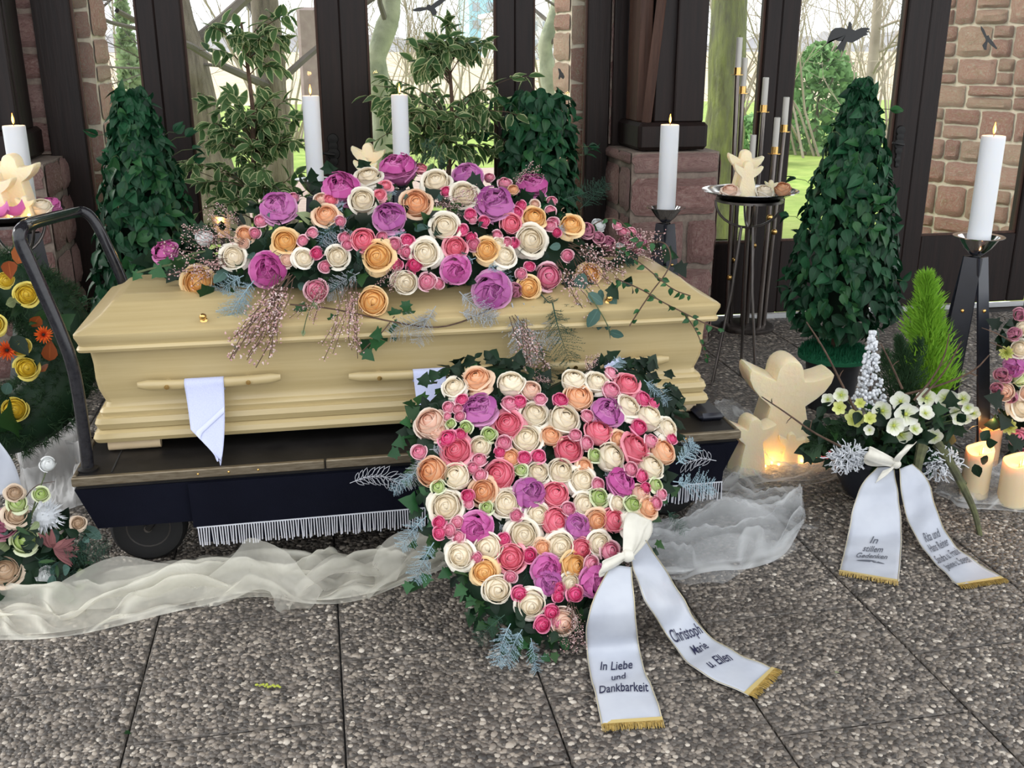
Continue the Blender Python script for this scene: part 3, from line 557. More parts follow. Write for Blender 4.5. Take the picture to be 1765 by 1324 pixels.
bird('bird_sticker', Z4([(1437, 195), (1462, 225), (1482, 272), (1497, 268), (1502, 285), (1535, 325), (1562, 368), (1555, 376), (1510, 340), (1490, 318), (1484, 345), (1480, 380), (1462, 378), (1448, 345), (1470, 325), (1475, 300), (1450, 250), (1438, 225)]), 1365 + 1485 / 4.41, 300 / 4.41, 'small black swift sticker in the far right pane')
Z2 = lambda l: [(500 + x / 2.9417, y / 2.9417) for x, y in l]
bird('bird_sticker', Z2([(618, 50), (650, 37), (690, 36), (695, 25), (705, 22), (715, 28), (740, 8), (770, -12), (800, -20), (785, 5), (760, 25), (735, 42), (745, 62), (735, 85), (722, 80), (712, 58), (695, 50), (660, 58), (630, 58)]), 500 + 712 / 2.94, 40 / 2.94, 'black bird sticker above the right variegated tree')
bird('bird_sticker', Z2([(1358, 345), (1370, 350), (1378, 365), (1385, 372), (1392, 390), (1385, 402), (1372, 392), (1365, 405), (1361, 398), (1364, 375)]), 500 + 1374 / 2.94, 378 / 2.94, 'smallest black bird sticker above the middle ivy column')
# ================================================================ coffin
CX, CY = 0.276, 3.36
def rings(b, rows, rad=0.02, seg=4, cx=CX, cy=CY, cap0=True, cap1=True, mi=0):
    "stacked rounded rectangles (z, half length, half width)"
    vs = []; n = 4 * (seg + 1)
    for z, hl, hw in rows:
        for q, (sx, sy) in enumerate(((1, 1), (-1, 1), (-1, -1), (1, -1))):
            for j in range(seg + 1):
                a = q * pi / 2 + j / seg * pi / 2
                vs.append((cx + sx * (hl - rad) + rad * cos(a), cy + sy * (hw - rad) + rad * sin(a), z))
    fs = [(i * n + j, i * n + (j + 1) % n, (i + 1) * n + (j + 1) % n, (i + 1) * n + j) for i in range(len(rows) - 1) for j in range(n)]
    if cap0: fs.append(tuple(range(n - 1, -1, -1)))
    if cap1: fs.append(tuple(range((len(rows) - 1) * n, len(rows) * n)))
    return b.add(vs, fs, mi)
cof = thing('coffin', (CX, CY, 0.37), 'pale varnished wooden coffin with moulded lid resting on the black bier', 'coffin')
rings(MB(), [(.408, .975, 0.285), (.412, .985, 0.295), (.425, .99, 0.300), (.440, .985, 0.296), (.450, .972, 0.282), (.452, .968, 0.278)]).build('base_moulding', 'coffin_wood', cof, sharp=35)
rings(MB(), [(.452, .976, 0.287), (.470, .982, 0.293), (.486, .976, 0.288), (.489, .962, 0.278), (.503, .966, 0.281), (.512, .960, 0.276), (.516, .950, 0.268), (.530, .946, 0.263), (.548, .953, 0.267), (.575, .962, 0.273), (.61, .966, 0.276), (.655, .966, 0.276), (.69, .970, 0.279), (.704, .974, 0.282)]).build('body', 'coffin_wood', cof, sharp=35)
lid = rings(MB(), [(.703, .985, .305), (.705, .996, .317), (.713, .999, .320), (.719, .996, .317), (.722, .992, .313), (.735, .996, .317), (.750, 1.002, .323), (.759, 1.002, .323), (.766, .994, .315), (.768, .985, .306), (.775, .974, .296), (.784, .955, .272), (.796, .938, .242), (.809, .924, .212), (.821, .912, .185), (.823, .909, .181), (.825, .902, .172), (.836, .885, .145), (.838, .878, .135)]).build('lid', 'coffin_wood', cof, sharp=35)
for sx in (-1, 1):
    for sy in (-1, 1):
        x0 = CX + sx * .955; x1 = CX + sx * .80
        MB().tube([(min(x0, x1), CY + sy * .25, .389), (max(x0, x1), CY + sy * .25, .389)], .019, 10).build('foot', 'coffin_bare', cof)
# wooden grips with brass bolts along the near side
GRIP = []
for (xa, ya), (xb, yb), (k1, k2) in (((237, 664), (484, 655), ((287, 663), (428, 658))), ((601, 649), (850, 640), ((654, 648), (795, 643))), ((940, 632), (1152, 623), ((992, 630), (1100, 626)))):
    yg = CY - .312; A = at(xa, ya, y=yg); B = at(xb, yb, y=yg); zc = (A.z + B.z) / 2; b = MB(); n = 14
    def gr(u, v):
        x = lerp(A.x, B.x, u); e = max(0, 1 - (2 * u - 1) ** 22); a = 2 * pi * v; w = .0165 * (.6 + .4 * e) * (1 - .18 * u * 0)
        return (x, yg + .013 * cos(a) * (.4 + .6 * e) * 1.0, zc - .006 * (1 - (2 * u - 1) ** 2) + .004 + w * sin(a))
    b.grid(gr, n, 12); g = b.build('grip', 'coffin_wood', cof); GRIP.append((A.x, B.x, yg, zc))
    for kx, ky in (k1, k2):
        p = at(kx, ky, y=yg - .013); q = Vector((p.x, yg + .02, zc))
        MB().tube([q, q + Vector((0, .02, 0))], .009, 8).build('spacer', 'coffin_wood', g)
        MB().lathe([(0.0005, -.002), (.004, -.002), (.0065, .001), (.0075, .004), (.0005, .0045)], Vector((p.x, yg - .0125, zc - .002)), 12, 0, Matrix.Rotation(-pi / 2, 3, 'X') @ Matrix.Rotation(pi, 3, 'X')).build('bolt', 'brass', g)
for px, py in ((351, 543), (1047, 515)):
    p = at(px, py, y=CY - .28); p.y = CY - .285; p.z = .779; rt_ = rotm((0, -.75, .65))
    MB().lathe([(.011, 0), (.011, .004), (.005, .007), (.005, .014), (.010, .02), (.011, .026), (.007, .033), (.0005, .036)], p, 14, 0, rt_).build('lid_screw', 'brass', cof)

# ================================================================ bier trolley under the coffin
bier = thing('bier_trolley', (CX, CY, 0), 'black wheeled bier trolley with navy pall, white fringe and pipe handle under the coffin', 'trolley')
XA, XB, YA, YB, ZD = -.745, 1.309, 2.90, 3.92, .368
rings(MB(), [(ZD - .035, (XB - XA) / 2 - .004, (YB - YA) / 2 - .004), (ZD, (XB - XA) / 2 - .004, (YB - YA) / 2 - .004)], .008, 2, (XA + XB) / 2, (YA + YB) / 2).build('deck', 'deck_black', bier, smooth=False)
b = MB()
b.bbox(XA - .004, XA + .72, YA - .006, YA + .012, ZD - .024, ZD + .004, .003).bbox(XA + .724, XB + .004, YA - .006, YA + .012, ZD - .024, ZD + .004, .003); b.build('edge_trim', 'trim_metal', bier, smooth=False)
MB().bbox(XA - .004, XA + .008, YA + .014, YB, ZD - .024, ZD + .004, .003).build('edge_trim', 'trim_metal', bier, smooth=False)
MB().bbox(XB - .008, XB + .004, YA + .014, YB, ZD - .024, ZD + .004, .003).build('edge_trim', 'trim_metal', bier, smooth=False)
rv_ = MB().ball((0, 0, 0), .004, 0, 8, 5).mesh('rivet', 'brass')
for px, py in ((340, 806), (393, 801), (444, 797), (1182, 750)):
    p = at(px, py, y=YA - .006); put('rivet', rv_, bier, Matrix.Translation((p.x, YA - .006, ZD - .010)))
MB().bbox(XA + .10, XA + .105, YA + .03, YB - .1, ZD, ZD + .002, .0008).build('deck_joint', 'rubber', bier, smooth=False)
MB().bbox(1.21, 1.30, YA + .10, YA + .5, ZD, ZD + .028, .012).build('end_stop', 'blue_black', bier)
# body below the deck, sides raked inward
b = MB(); zt, zb = ZD - .036, .195
vs = [(XA, YA, zt), (XB, YA, zt), (XB, YB, zt), (XA, YB, zt), (XA + .045, YA + .02, zb), (XB - .05, YA + .02, zb), (XB - .05, YB - .02, zb), (XA + .045, YB - .02, zb)]
b.add(vs, [(0, 1, 2, 3), (7, 6, 5, 4), (0, 4, 5, 1), (1, 5, 6, 2), (2, 6, 7, 3), (3, 7, 4, 0)]).build('body', 'navy', bier, smooth=False)
MB().box(XA + .35, XB - .35, YA + .25, YB - .25, .09, zb).build('chassis', 'deck_black', bier, smooth=False)
# navy pall hanging in front with white tassel fringe
fr0, fr1 = at(338, 905, y=YA - .004).x, XB - .045
ye = lambda z: YA - .006 + (zt - z) / (zt - zb) * .02
b = MB(); b.grid(lambda u, v: (lerp(fr0 - .01, fr1, u) , ye(lerp(zt, .19, v)) - .006 - .004 * sin(u * 60) * v, lerp(zt, .19 - .012 * (1 - u), v)), 60, 6)
pall = b.build('pall', 'navy', bier)
n = 215; tas = MB()
tm = MB().tube([(0, 0, 0), (0, -.001, -.035), (0, 0, -.062)], [.0021, .0020, .0023], 5).mesh('tassel', 'thread')
for i in range(n):
    u = (i + .5) / n; x = lerp(fr0, fr1, u); z = .19 - .012 * (1 - u)
    put('tassel', tm, pall, TRS((x, ye(.19) - .010 + U(-.002, .002), z), Matrix.Rotation(U(-.05, .05), 3, 'Y') @ Matrix.Rotation(U(-.06, .06), 3, 'X'), (1, 1, U(.9, 1.08))))
MB().tube([(lerp(fr0, fr1, u), ye(.19) - .0105, .191 - .012 * (1 - u)) for u in [i / 40 for i in range(41)]], .0022, 5).build('fringe_cord', 'thread', pall)
MB().box(fr0, fr1, ye(.19) - .004, ye(.19) - .003, .125, .19).build('fringe_lining', 'navy', pall, smooth=False)
# embroidered palm leaves
def palm(pts, flip, nl=11, ll=.038):
    b = MB(); P = [at(x, y, y=YA - .010) for x, y in pts]; 
    for p in P: p.y = ye(p.z) - .0095
    def sp(t):
        f = t * (len(P) - 1); i = min(int(f), len(P) - 2); return P[i].lerp(P[i + 1], f - i)
    b.tube([sp(i / 20) for i in range(21)], .0011, 4)
    for i in range(nl):
        t = .04 + .92 * i / nl; c = sp(t); d = (sp(min(1, t + .05)) - sp(max(0, t - .05))).normalized(); up = Vector((d.z, 0, -d.x)); up = up if up.z > 0 else -up
        for s in (1, -1):
            L_ = ll * (0.65 + .5 * sin(pi * min(1, .2 + t * .8))); ax = (-d * .75 + up * s).normalized(); nx = Vector((ax.z, 0, -ax.x)); lo = []
            for q in range(13):
                a = q / 12; w = sin(pi * (a * 2 if a < .5 else 2 - 2 * a)) * .16 * L_ * (1 if a < .5 else -1); h = L_ * (a * 2 if a < .5 else 2 - 2 * a); p = c + ax * h + nx * w; p.y = ye(p.z) - .0095; lo.append(p)
            b.tube(lo, .0009, 4)
    return b.build('palm_embroidery', 'thread', pall)
palm([(690, 835), (660, 820), (630, 822), (603, 833)], 1)
palm([(1180, 800), (1210, 790), (1235, 795)], 1, 6)
# pipe handle
near = [at(x, y, y=2.965) for x, y in ((151, 803), (148, 770), (137, 690), (126, 630), (105, 573), (72, 498), (48, 445), (35, 418), (33, 402))]
far = [at(x, y, y=3.72) for x, y in ((128, 366), (148, 364), (166, 384), (190, 435), (213, 487), (232, 545))]; far.append(Vector((far[-1].x + .08, 3.72, ZD)))
mid = [at(40, 392, y=2.99), at(52, 385, y=3.06)]
pts = near + mid + far
def smooth_path(P, k=2):
    for _ in range(k):
        Q = [P[0]]
        for i in range(len(P) - 1): Q += [P[i].lerp(P[i + 1], .25), P[i].lerp(P[i + 1], .75)]
        Q.append(P[-1]); P = Q
    return P
MB().tube(smooth_path(pts), .0185, 14).build('handle', 'worn_pipe', bier)
for p in (near[0], Vector((far[-1].x, 3.72, ZD))): MB().lathe([(.03, 0), (.03, .005), (.018, .010), (.0175, .012)], Vector((p.x, p.y, ZD)), 14).build('handle_flange', 'deck_black', bier)
# wheels
def wheel(x, y):
    w = MB(); M = Matrix.Rotation(pi / 2, 3, 'X'); c = Vector((x, y, .118))
    w.lathe([(.065, -.034), (.085, -.042), (.105, -.040), (.116, -.028), (.118, 0), (.116, .028), (.105, .040), (.085, .042), (.065, .034)], c, 28, 0, M); t = w.build('wheel', 'rubber', bier)
    MB().lathe([(.001, -.015), (.03, -.018), (.034, -.026), (.05, -.02), (.062, -.033), (.068, -.036), (.066, 0), (.068, .036), (.062, .033), (.05, .02), (.034, .026), (.001, .02)], c, 24, 0, M).build('wheel_rim', 'rim', t)
    MB().tube([c + Vector((0, -.05, 0)), c + Vector((0, .05, 0))], .012, 10).build('axle', 'dark_steel', t)
    MB().tube([c + Vector((.0, -.052, 0)), c + Vector((.07, -.052, .085))], .010, 6).build('fork', 'deck_black', t)
for x, y in ((-.585, 3.10), (-.585, 3.72), (1.14, 3.10), (1.14, 3.72)): wheel(x, y)
# folded white cloths laid over the grips
def cloth(gi, px0, px1, tip, lab, back=0.07):
    A, B, yg, zc = GRIP[gi]; x0 = at(px0, 655, y=yg).x; x1 = at(px1, 655, y=yg).x; tp = at(*tip, y=YA - .012); zt_ = zc + .0155; b = MB()
    # over the bar, then down the front to a point
    def fn(u, v):
        if v < .22:
            a = lerp(-pi * .6, pi / 2 * .98, v / .22); 
            return Vector((lerp(x0, x1, u), yg - .018 * sin(a) if True else 0, zc + .0165 * cos(a) if a > -pi / 2 else zc - .03))
        t = (v - .22) / .78; L0 = lerp(x0, tp.x - .002, .22 * t + .78 * max(0, (t - .62) / .38) ** 1.0); R0 = lerp(x1, tp.x + .002, .25 * t + .75 * t ** 4)
        z = lerp(zc - .002, lerp(tp.z + .03, tp.z, u), t); yy = yg - .018 - .003 * sin(u * 7 + 1) * t
        if z < ZD + .02: yy = min(yy, lerp(yg - .02, YA - .014, min(1, (ZD + .06 - z) / .08)))
        else: yy = lerp(yg - .018, YA - .012, max(0, (zc - z) / (zc - ZD)) ** 1.6)
        return Vector((lerp(L0, R0, u), yy - .002 * sin(u * 5), z))
    b.grid(fn, 14, 40)
    o = b.build('white_cloth', 'white_cloth', None, label=lab, cat='cloth', group='folded cloths on the coffin grips', sharp=0)
    sm_ = o.modifiers.new('thick', 'SOLIDIFY'); sm_.thickness = .003
    # diagonal fold
    MB().grid(lambda u, v: fn(lerp(.06, .99, u), lerp(.74 - .30 * u, .80 - .30 * u, v)) + Vector((0, -.0045 - .003 * sin(pi * v), 0)), 14, 4).build('fold', 'white_seam', o, sharp=0)
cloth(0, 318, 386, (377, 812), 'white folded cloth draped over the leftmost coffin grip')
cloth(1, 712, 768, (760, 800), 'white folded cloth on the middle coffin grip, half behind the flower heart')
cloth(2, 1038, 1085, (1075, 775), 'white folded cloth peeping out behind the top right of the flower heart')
# ================================================================ flower and leaf templates
def rose_mesh(name, mt, N_=22, op=1.0, seed=1, nu=6, nv=7, garden=False, inner=0.10, calyx=True):
    "rose of unit radius looking up +Z: overlapping shells around a domed heart, rims rolled outward"
    r = random.Random(seed); b = MB(); GA = 2.39996
    for i in range(N_):
        t = i / (N_ - 1); a0 = i * GA + r.uniform(-.2, .2); w = lerp(1.5, .95, t); ox = oy = 0.0
        thr = lerp(inner, 1.05, t ** .8) + r.uniform(-.07, .07) * (.3 + t); rho = lerp(.66, .90, t); th0 = lerp(1.0, 2.5, t)
        roll = lerp(.085, .22 * op, t ** 1.5) * r.uniform(.75, 1.25); wob = r.uniform(0, 6); tip = r.uniform(.2, .8)
        if garden and t < .55:
            q = r.uniform(0, 2 * pi); dd = .46 * r.random() ** .6; ox, oy = cos(q) * dd, sin(q) * dd; thr = r.uniform(.10, .34); rho = .74 + r.uniform(-.05, .07); a0 = r.uniform(0, 2 * pi); w = r.uniform(.8, 1.6); th0 = .85; roll = .10
        def fn(u, v, a0=a0, w=w, thr=thr, rho=rho, th0=th0, roll=roll, wob=wob, tip=tip, ox=ox, oy=oy, t=t):
            uu = u * 2 - 1; th = lerp(th0, thr + .34 * abs(uu) ** 2.2 * (.4 + t) - .12 * tip * t * (1 - abs(uu)) ** 2, v); k = max(0, (v - .62) / .38)
            rr = rho * (1 + .035 * uu) + roll * k ** 2 * (1 - .35 * abs(uu)) + .05 * roll * sin(uu * 5 + wob) * k
            th += roll * 1.5 * k ** 3 * t * (1 + tip * (1 - abs(uu)) * .5); a = a0 + uu * w
            return (ox + rr * sin(th) * cos(a), oy + rr * sin(th) * sin(a), rr * cos(th) * .95 - .12)
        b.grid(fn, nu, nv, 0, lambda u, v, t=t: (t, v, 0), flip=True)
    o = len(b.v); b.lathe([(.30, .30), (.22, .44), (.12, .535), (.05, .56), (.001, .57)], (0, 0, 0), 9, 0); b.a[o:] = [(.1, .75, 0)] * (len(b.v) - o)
    if calyx:
        b.lathe([(.02, -.95), (.12, -.9), (.3, -.85), (.42, -.78), (.2, -.7)], (0, 0, 0), 8, 1)
    return b.mesh(name, [mt, 'stem_green'], True, 0)
def blossom(name, mt, n, lay, cup, mt2='stem_green', tipw=.5, centre=True, cm=None):
    "open flower with n petals per layer"
    b = MB(); r = random.Random(n * 7 + lay)
    for L_ in range(lay):
        for i in range(n):
            a = 2 * pi * (i + .5 * L_) / n + r.uniform(-.1, .1); s = 1 - .22 * L_; cu_ = cup + .35 * L_ + r.uniform(-.12, .12)
            def fn(u, v, a=a, s=s, cu_=cu_):
                uu = u * 2 - 1; w = sin(pi * min(.96, .06 + v * .9)) ** .7 * tipw * s * (1.9 / n * 2.2); x = s * (.10 + .90 * v); y = uu * w; z = cu_ * v ** 1.5 * s + .10 * uu * uu * s
                c, d = cos(a), sin(a); x *= 1 - .35 * cu_ * v
                return (x * c - y * d, x * d + y * c, z)
            b.grid(fn, 4, 5, 0, lambda u, v: (v, .88, 0))
    if centre: b.ball((0, 0, .07), .15, 1, 9, 6, .8)
    return b.mesh(name, [mt, cm or mt2], True, 0)
ROSE = {}
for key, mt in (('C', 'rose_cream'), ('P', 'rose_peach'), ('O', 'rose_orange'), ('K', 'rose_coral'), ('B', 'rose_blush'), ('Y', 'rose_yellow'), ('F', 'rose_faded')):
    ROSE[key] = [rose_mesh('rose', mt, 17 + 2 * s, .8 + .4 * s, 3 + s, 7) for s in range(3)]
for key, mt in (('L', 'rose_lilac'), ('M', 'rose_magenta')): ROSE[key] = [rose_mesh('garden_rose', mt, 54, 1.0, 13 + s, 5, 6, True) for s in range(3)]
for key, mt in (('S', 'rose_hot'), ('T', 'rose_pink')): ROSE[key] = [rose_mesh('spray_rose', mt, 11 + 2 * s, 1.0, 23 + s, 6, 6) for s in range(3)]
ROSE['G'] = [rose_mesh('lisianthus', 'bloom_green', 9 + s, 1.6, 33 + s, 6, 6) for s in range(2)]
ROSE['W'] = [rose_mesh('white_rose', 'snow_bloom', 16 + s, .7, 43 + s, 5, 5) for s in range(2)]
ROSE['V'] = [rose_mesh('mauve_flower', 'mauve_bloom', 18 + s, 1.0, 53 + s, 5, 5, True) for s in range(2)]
NAME = dict(C='cream_rose', P='peach_rose', O='apricot_rose', K='coral_rose', B='blush_rose', L='lilac_garden_rose', M='magenta_garden_rose', S='hot_pink_spray_rose', T='pink_spray_rose', G='green_lisianthus', W='white_rose', Y='yellow_rose', F='faded_rose', V='mauve_flower')
HELL = blossom('hellebore', 'white_bloom', 5, 1, .2, tipw=.58, cm='lime_bloom'); HELG = blossom('hellebore', 'lime_bloom', 6, 1, .3, tipw=.5, cm='lime_bloom')
GERB = blossom('gerbera', 'gerbera', 18, 2, .12, tipw=.42, cm='wick'); CARN = blossom('carnation', 'lime_bloom', 9, 5, .3, tipw=.5, centre=False)
# leaves lie along +Y, face +Z
def leaf_mesh(name, mt, prof, fold=.2, droop=.25, lobes=None):
    b = MB()
    if lobes:
        c = (0, .38, 0.02); P = [(x, y, fold * abs(x) - droop * y * y) for x, y in lobes]; n = len(P)
        b.add([(0, 0, 0), c] + P, [(1, 2 + i, 2 + i + 1) for i in range(n - 1)] + [(1, 0, 2), (1, 2 + n - 1, 0)], 0, [(0, 0, 0), (.05, 0, 0)] + [(1, 0, 0)] * n)
    else:
        vs = []; at_ = []; fs = []
        for i, (y, w) in enumerate(prof):
            z0 = -droop * y * y
            vs += [(-w, y, z0 + fold * w), (-w * .6, y, z0 + fold * w * .5), (0, y, z0), (w * .6, y, z0 + fold * w * .5), (w, y, z0 + fold * w)]; at_ += [(1, 0, 0), (.6, 0, 0), (0, 0, 0), (.6, 0, 0), (1, 0, 0)]
            if i in (0, len(prof) - 1): at_[-5:] = [(1, 0, 0)] * 5 if i else [(.5, 0, 0)] * 5
        for i in range(len(prof) - 1):
            for j in range(4): a = i * 5 + j; fs.append((a, a + 1, a + 6, a + 5))
        b.add(vs, fs, 0, at_)
    return b.mesh(name, mt, True, 0)
OV = [(0, .02), (.15, .22), (.38, .33), (.62, .27), (.82, .14), (1, .005)]
IVL = [(-.12, .02), (-.38, -.05), (-.34, .22), (-.60, .34), (-.36, .50), (-.24, .72), (0, 1.05), (.24, .72), (.36, .50), (.60, .34), (.34, .22), (.38, -.05), (.12, .02)]
LEAF = dict(ivy_d=leaf_mesh('leaf', 'ivy_dark', OV, .35, .35), ivy_b=leaf_mesh('leaf', 'ivy_bright', OV, .35, .35), ivyl=leaf_mesh('ivy_leaf', 'ivy_mix', None, .15, .2, IVL), ivyl_b=leaf_mesh('ivy_leaf', 'ivy_bright', None, .15, .2, IVL), ivyl_d=leaf_mesh('ivy_leaf', 'dark_foliage', None, .15, .2, IVL),
            ficus=leaf_mesh('leaf', 'ficus_leaf', [(0, .02), (.15, .17), (.38, .25), (.62, .21), (.84, .10), (1, .004)], .3, .25), euca=leaf_mesh('eucalyptus_leaf', 'euca', [(0, .03), (.12, .2), (.4, .30), (.7, .25), (.9, .13), (1, .02)], .1, .15),
            dark=leaf_mesh('leaf', 'dark_foliage', OV, .2, .2), olive=leaf_mesh('leaf', 'olive_leaf', OV, .2, .3), mauve=leaf_mesh('leaf', 'mauve_leaf', [(0, .02), (.3, .12), (.6, .12), (1, .01)], .2, .2), rust=leaf_mesh('leaf', 'rust_leaf', OV, .2, .2), long=leaf_mesh('leaf', 'ivy_mix', [(0, .02), (.2, .10), (.5, .15), (.8, .09), (1, .004)], .2, .35))
def fern_mesh(name, mt, n=22, L_=1.0, wid=.34, seed=1, dens=9):
    r = random.Random(seed); b = MB(); pts = [Vector((.04 * sin(3 * i / 10), i / 10 * L_, -.25 * (i / 10) ** 2)) for i in range(11)]; b.tube(pts, [.012 - .009 * i / 10 for i in range(11)], 4, cap=False)
    for i in range(n):
        t = .12 + .88 * i / n; f = t * 10; j = min(int(f), 9); p = pts[j].lerp(pts[j + 1], f - j)
        for s in (1, -1):
            ln = wid * sin(pi * (.15 + .8 * (1 - t))) * r.uniform(.75, 1.1); d = Vector((s, .55 + r.uniform(-.3, .3), r.uniform(-.6, .35))).normalized(); e = p + d * ln
            w = Vector((0, 0, .006)); b.add([p - w, e, p + w], [(0, 1, 2)])
            for q in range(dens):
                c = p.lerp(e, (q + .6) / dens); nl = .055 * (1.25 - (q / dens) * .6)
                for k_ in range(2):
                    dd = (d + Vector((r.uniform(-1, 1), r.uniform(-1, 1), r.uniform(-1, 1))) * .9).normalized() * nl; x = dd.orthogonal().normalized() * .0075; b.add([c - x, c + x, c + dd], [(0, 1, 2)])
    return b.mesh(name, mt, False)
FERN = {k_: [fern_mesh('fern_frond', m, 20, 1, .36, s) for s in (1, 2)] for k_, m in (('b', 'fern_blue'), ('g', 'fern_grey'), ('d', 'fern_green'))}
def sprig_mesh(name, mt, seed, n=5, fl=38, L_=1.0, spread=.3, fs=.026, sag=.3, stem='stem_brown'):
    r = random.Random(seed); b = MB()
    for i in range(n):
        dx = r.uniform(-spread, spread); dz = r.uniform(-.15, .25); pts = [Vector((dx * t + .05 * sin(t * 5 + i), t * L_ * r.uniform(.9, 1.02) if t else 0, dz * t - sag * t * t)) for t in (0, .25, .5, .75, 1)]; b.tube(pts, .006, 3, 0, False)
        for q in range(fl):
            t = r.uniform(.2, 1); f = t * 4; j = min(int(f), 3); p = pts[j].lerp(pts[j + 1], f - j) + Vector((r.gauss(0, .035), r.gauss(0, .02), r.gauss(0, .03))); s = fs * r.uniform(.6, 1.3); d = Vector((r.gauss(0, 1), r.gauss(0, 1), r.gauss(0, 1))).normalized(); x = d.orthogonal().normalized(); y = d.cross(x); tt = r.random()
            b.add([p - d * s * .4, p + x * s * .5, p + y * s * .5, p - x * s * .5, p - y * s * .5, p + d * s], [(0, 2, 1), (0, 3, 2), (0, 4, 3), (0, 1, 4), (5, 1, 2), (5, 2, 3), (5, 3, 4), (5, 4, 1)], 1, [(tt, tt, 0)] * 6)
    return b.mesh(name, [stem, mt], False)
SPRIG = [sprig_mesh('genista_sprig', 'genista', s) for s in (1, 2, 3)]
def frame(p, along, n):
    "matrix for a leaf or frond: +Y along, +Z near n"
    y = Vector(along).normalized(); z = Vector(n); z = (z - y * z.dot(y)); z = z.normalized() if z.length > 1e-5 else y.orthogonal().normalized(); x = y.cross(z); return Matrix((x, y, z)).transposed()
def rnd(s=1.0): return Vector((R.gauss(0, 1), R.gauss(0, 1), R.gauss(0, 1))) * s
def bloom(parent, key, p, n, rad, lib=None, name=None):
    return put(name or NAME[key], R.choice(lib or ROSE[key]), parent, TRS(p, rotm(Vector(n) + rnd(.10), U(0, 6.28)), (rad, rad, rad * U(.85, 1.05))))

# ================================================================ heart of roses leaning against the bier
HB, HT = Vector((0, 2.32, .03)), Vector((0, 2.80, .60)); HU = (HT - HB).normalized(); HN = Vector((0, -HU.z, HU.y))
def hplane(px, py, off):
    d = ray(px, py); t = ((HB + HN * off) - CAM).dot(HN) / d.dot(HN); return CAM + d * t
OUT = [(940, 668), (905, 640), (850, 628), (790, 640), (740, 690), (716, 760), (722, 850), (750, 930), (790, 1000), (840, 1060), (900, 1100), (960, 1098), (1008, 1050), (1058, 975), (1108, 890), (1142, 815), (1158, 740), (1150, 680), (1110, 645), (1060, 630), (1000, 640)]
heart = thing('rose_heart', hplane(930, 1120, 0), 'large heart-shaped funeral arrangement of pink, cream, peach and lilac roses leaning on the bier', 'wreath')
cen = (930, 830)
b = MB(); OP = [hplane(x, y, 0) for x, y in OUT]; cc = hplane(*cen, 0); n = len(OP); vs = []
for k_, (s, o) in enumerate(((.97, -.05), (.99, 0), (.93, .03), (.78, .045), (.45, .055))): vs += [cc.lerp(p, s) + HN * o for p in OP]
vs += [cc + HN * .055]
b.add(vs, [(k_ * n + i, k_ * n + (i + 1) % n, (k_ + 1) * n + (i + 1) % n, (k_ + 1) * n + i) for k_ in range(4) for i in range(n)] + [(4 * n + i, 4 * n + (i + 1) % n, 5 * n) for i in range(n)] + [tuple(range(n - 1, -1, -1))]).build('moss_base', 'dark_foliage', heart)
HR = """262 170 50 C;360 135 62 P;513 150 60 C;600 180 44 B;370 270 74 L;235 258 28 T;295 225 27 S;275 265 24 T;285 297 24 T;230 298 20 T;155 325 70 B;185 365 44 B;310 348 30 G;245 330 22 G;415 378 34 G;497 332 64 K;505 242 38 T;548 232 34 S;615 288 60 C;640 222 30 T;745 308 70 C;685 382 46 P;577 395 66 C;232 395 42 S;288 378 28 S;270 450 64 K;375 432 50 C;105 455 36 T;480 415 36 T;462 455 26 S;372 490 34 T;508 480 44 P;570 480 30 S;632 473 32 S;765 445 62 K;845 415 34 T;795 380 30 T;900 362 62 K;848 295 30 T;790 135 55 C;810 210 62 P;890 145 50 C;730 225 34 S;955 105 32 T;1025 155 54 K;952 180 42 T;1025 255 58 C;940 280 68 L;1120 298 62 C;1095 220 36 S;1140 240 26 S;1075 345 38 S;1200 350 48 C;1057 435 68 K;985 395 36 P;1130 405 34 T;1185 450 60 P;1220 395 26 S;955 475 64 C;880 468 32 G;1130 520 62 C;1040 530 34 T;995 590 62 M;1090 560 30 S;1105 612 26 S;1150 600 32 G;160 540 66 P;268 560 64 C;345 525 30 T;375 555 30 T;460 555 68 K;555 535 30 G;630 545 50 C;733 540 60 C;825 580 60 C;835 515 34 P;190 610 32 G;390 630 60 P;320 650 32 S;490 680 64 C;590 640 68 L;708 640 60 K;835 685 52 C;900 655 42 G;895 598 30 T;225 695 70 C;405 700 30 G;325 685 22 T;195 765 30 S;240 800 32 T;275 765 30 T;195 812 30 S;280 830 28 T;360 785 66 M;535 735 30 T;630 730 52 C;708 760 64 K;765 705 32 T;805 780 54 L;890 755 50 P;965 755 54 K;980 680 40 C;1050 685 40 G;1080 640 46 B;1115 700 50 P;1150 680 32 T;1175 640 26 T;1060 775 60 C;565 820 68 C;410 875 64 C;480 838 30 S;650 878 40 P;728 870 64 C;820 880 48 K;900 855 52 C;950 890 46 T;290 910 62 C;360 920 28 T;510 920 64 K;592 910 34 S;785 955 60 O;865 945 36 T;395 980 56 O;670 970 62 M;675 1025 54 L;450 1060 62 C;510 1005 28 T;770 1030 46 C;880 1020 68 M;550 1080 36 S;600 1125 64 C;720 1055 32 S;720 1092 26 S;795 1080 38 S;690 1160 36 S;740 1205 60 B;650 1215 38 S;720 1205 30 T"""
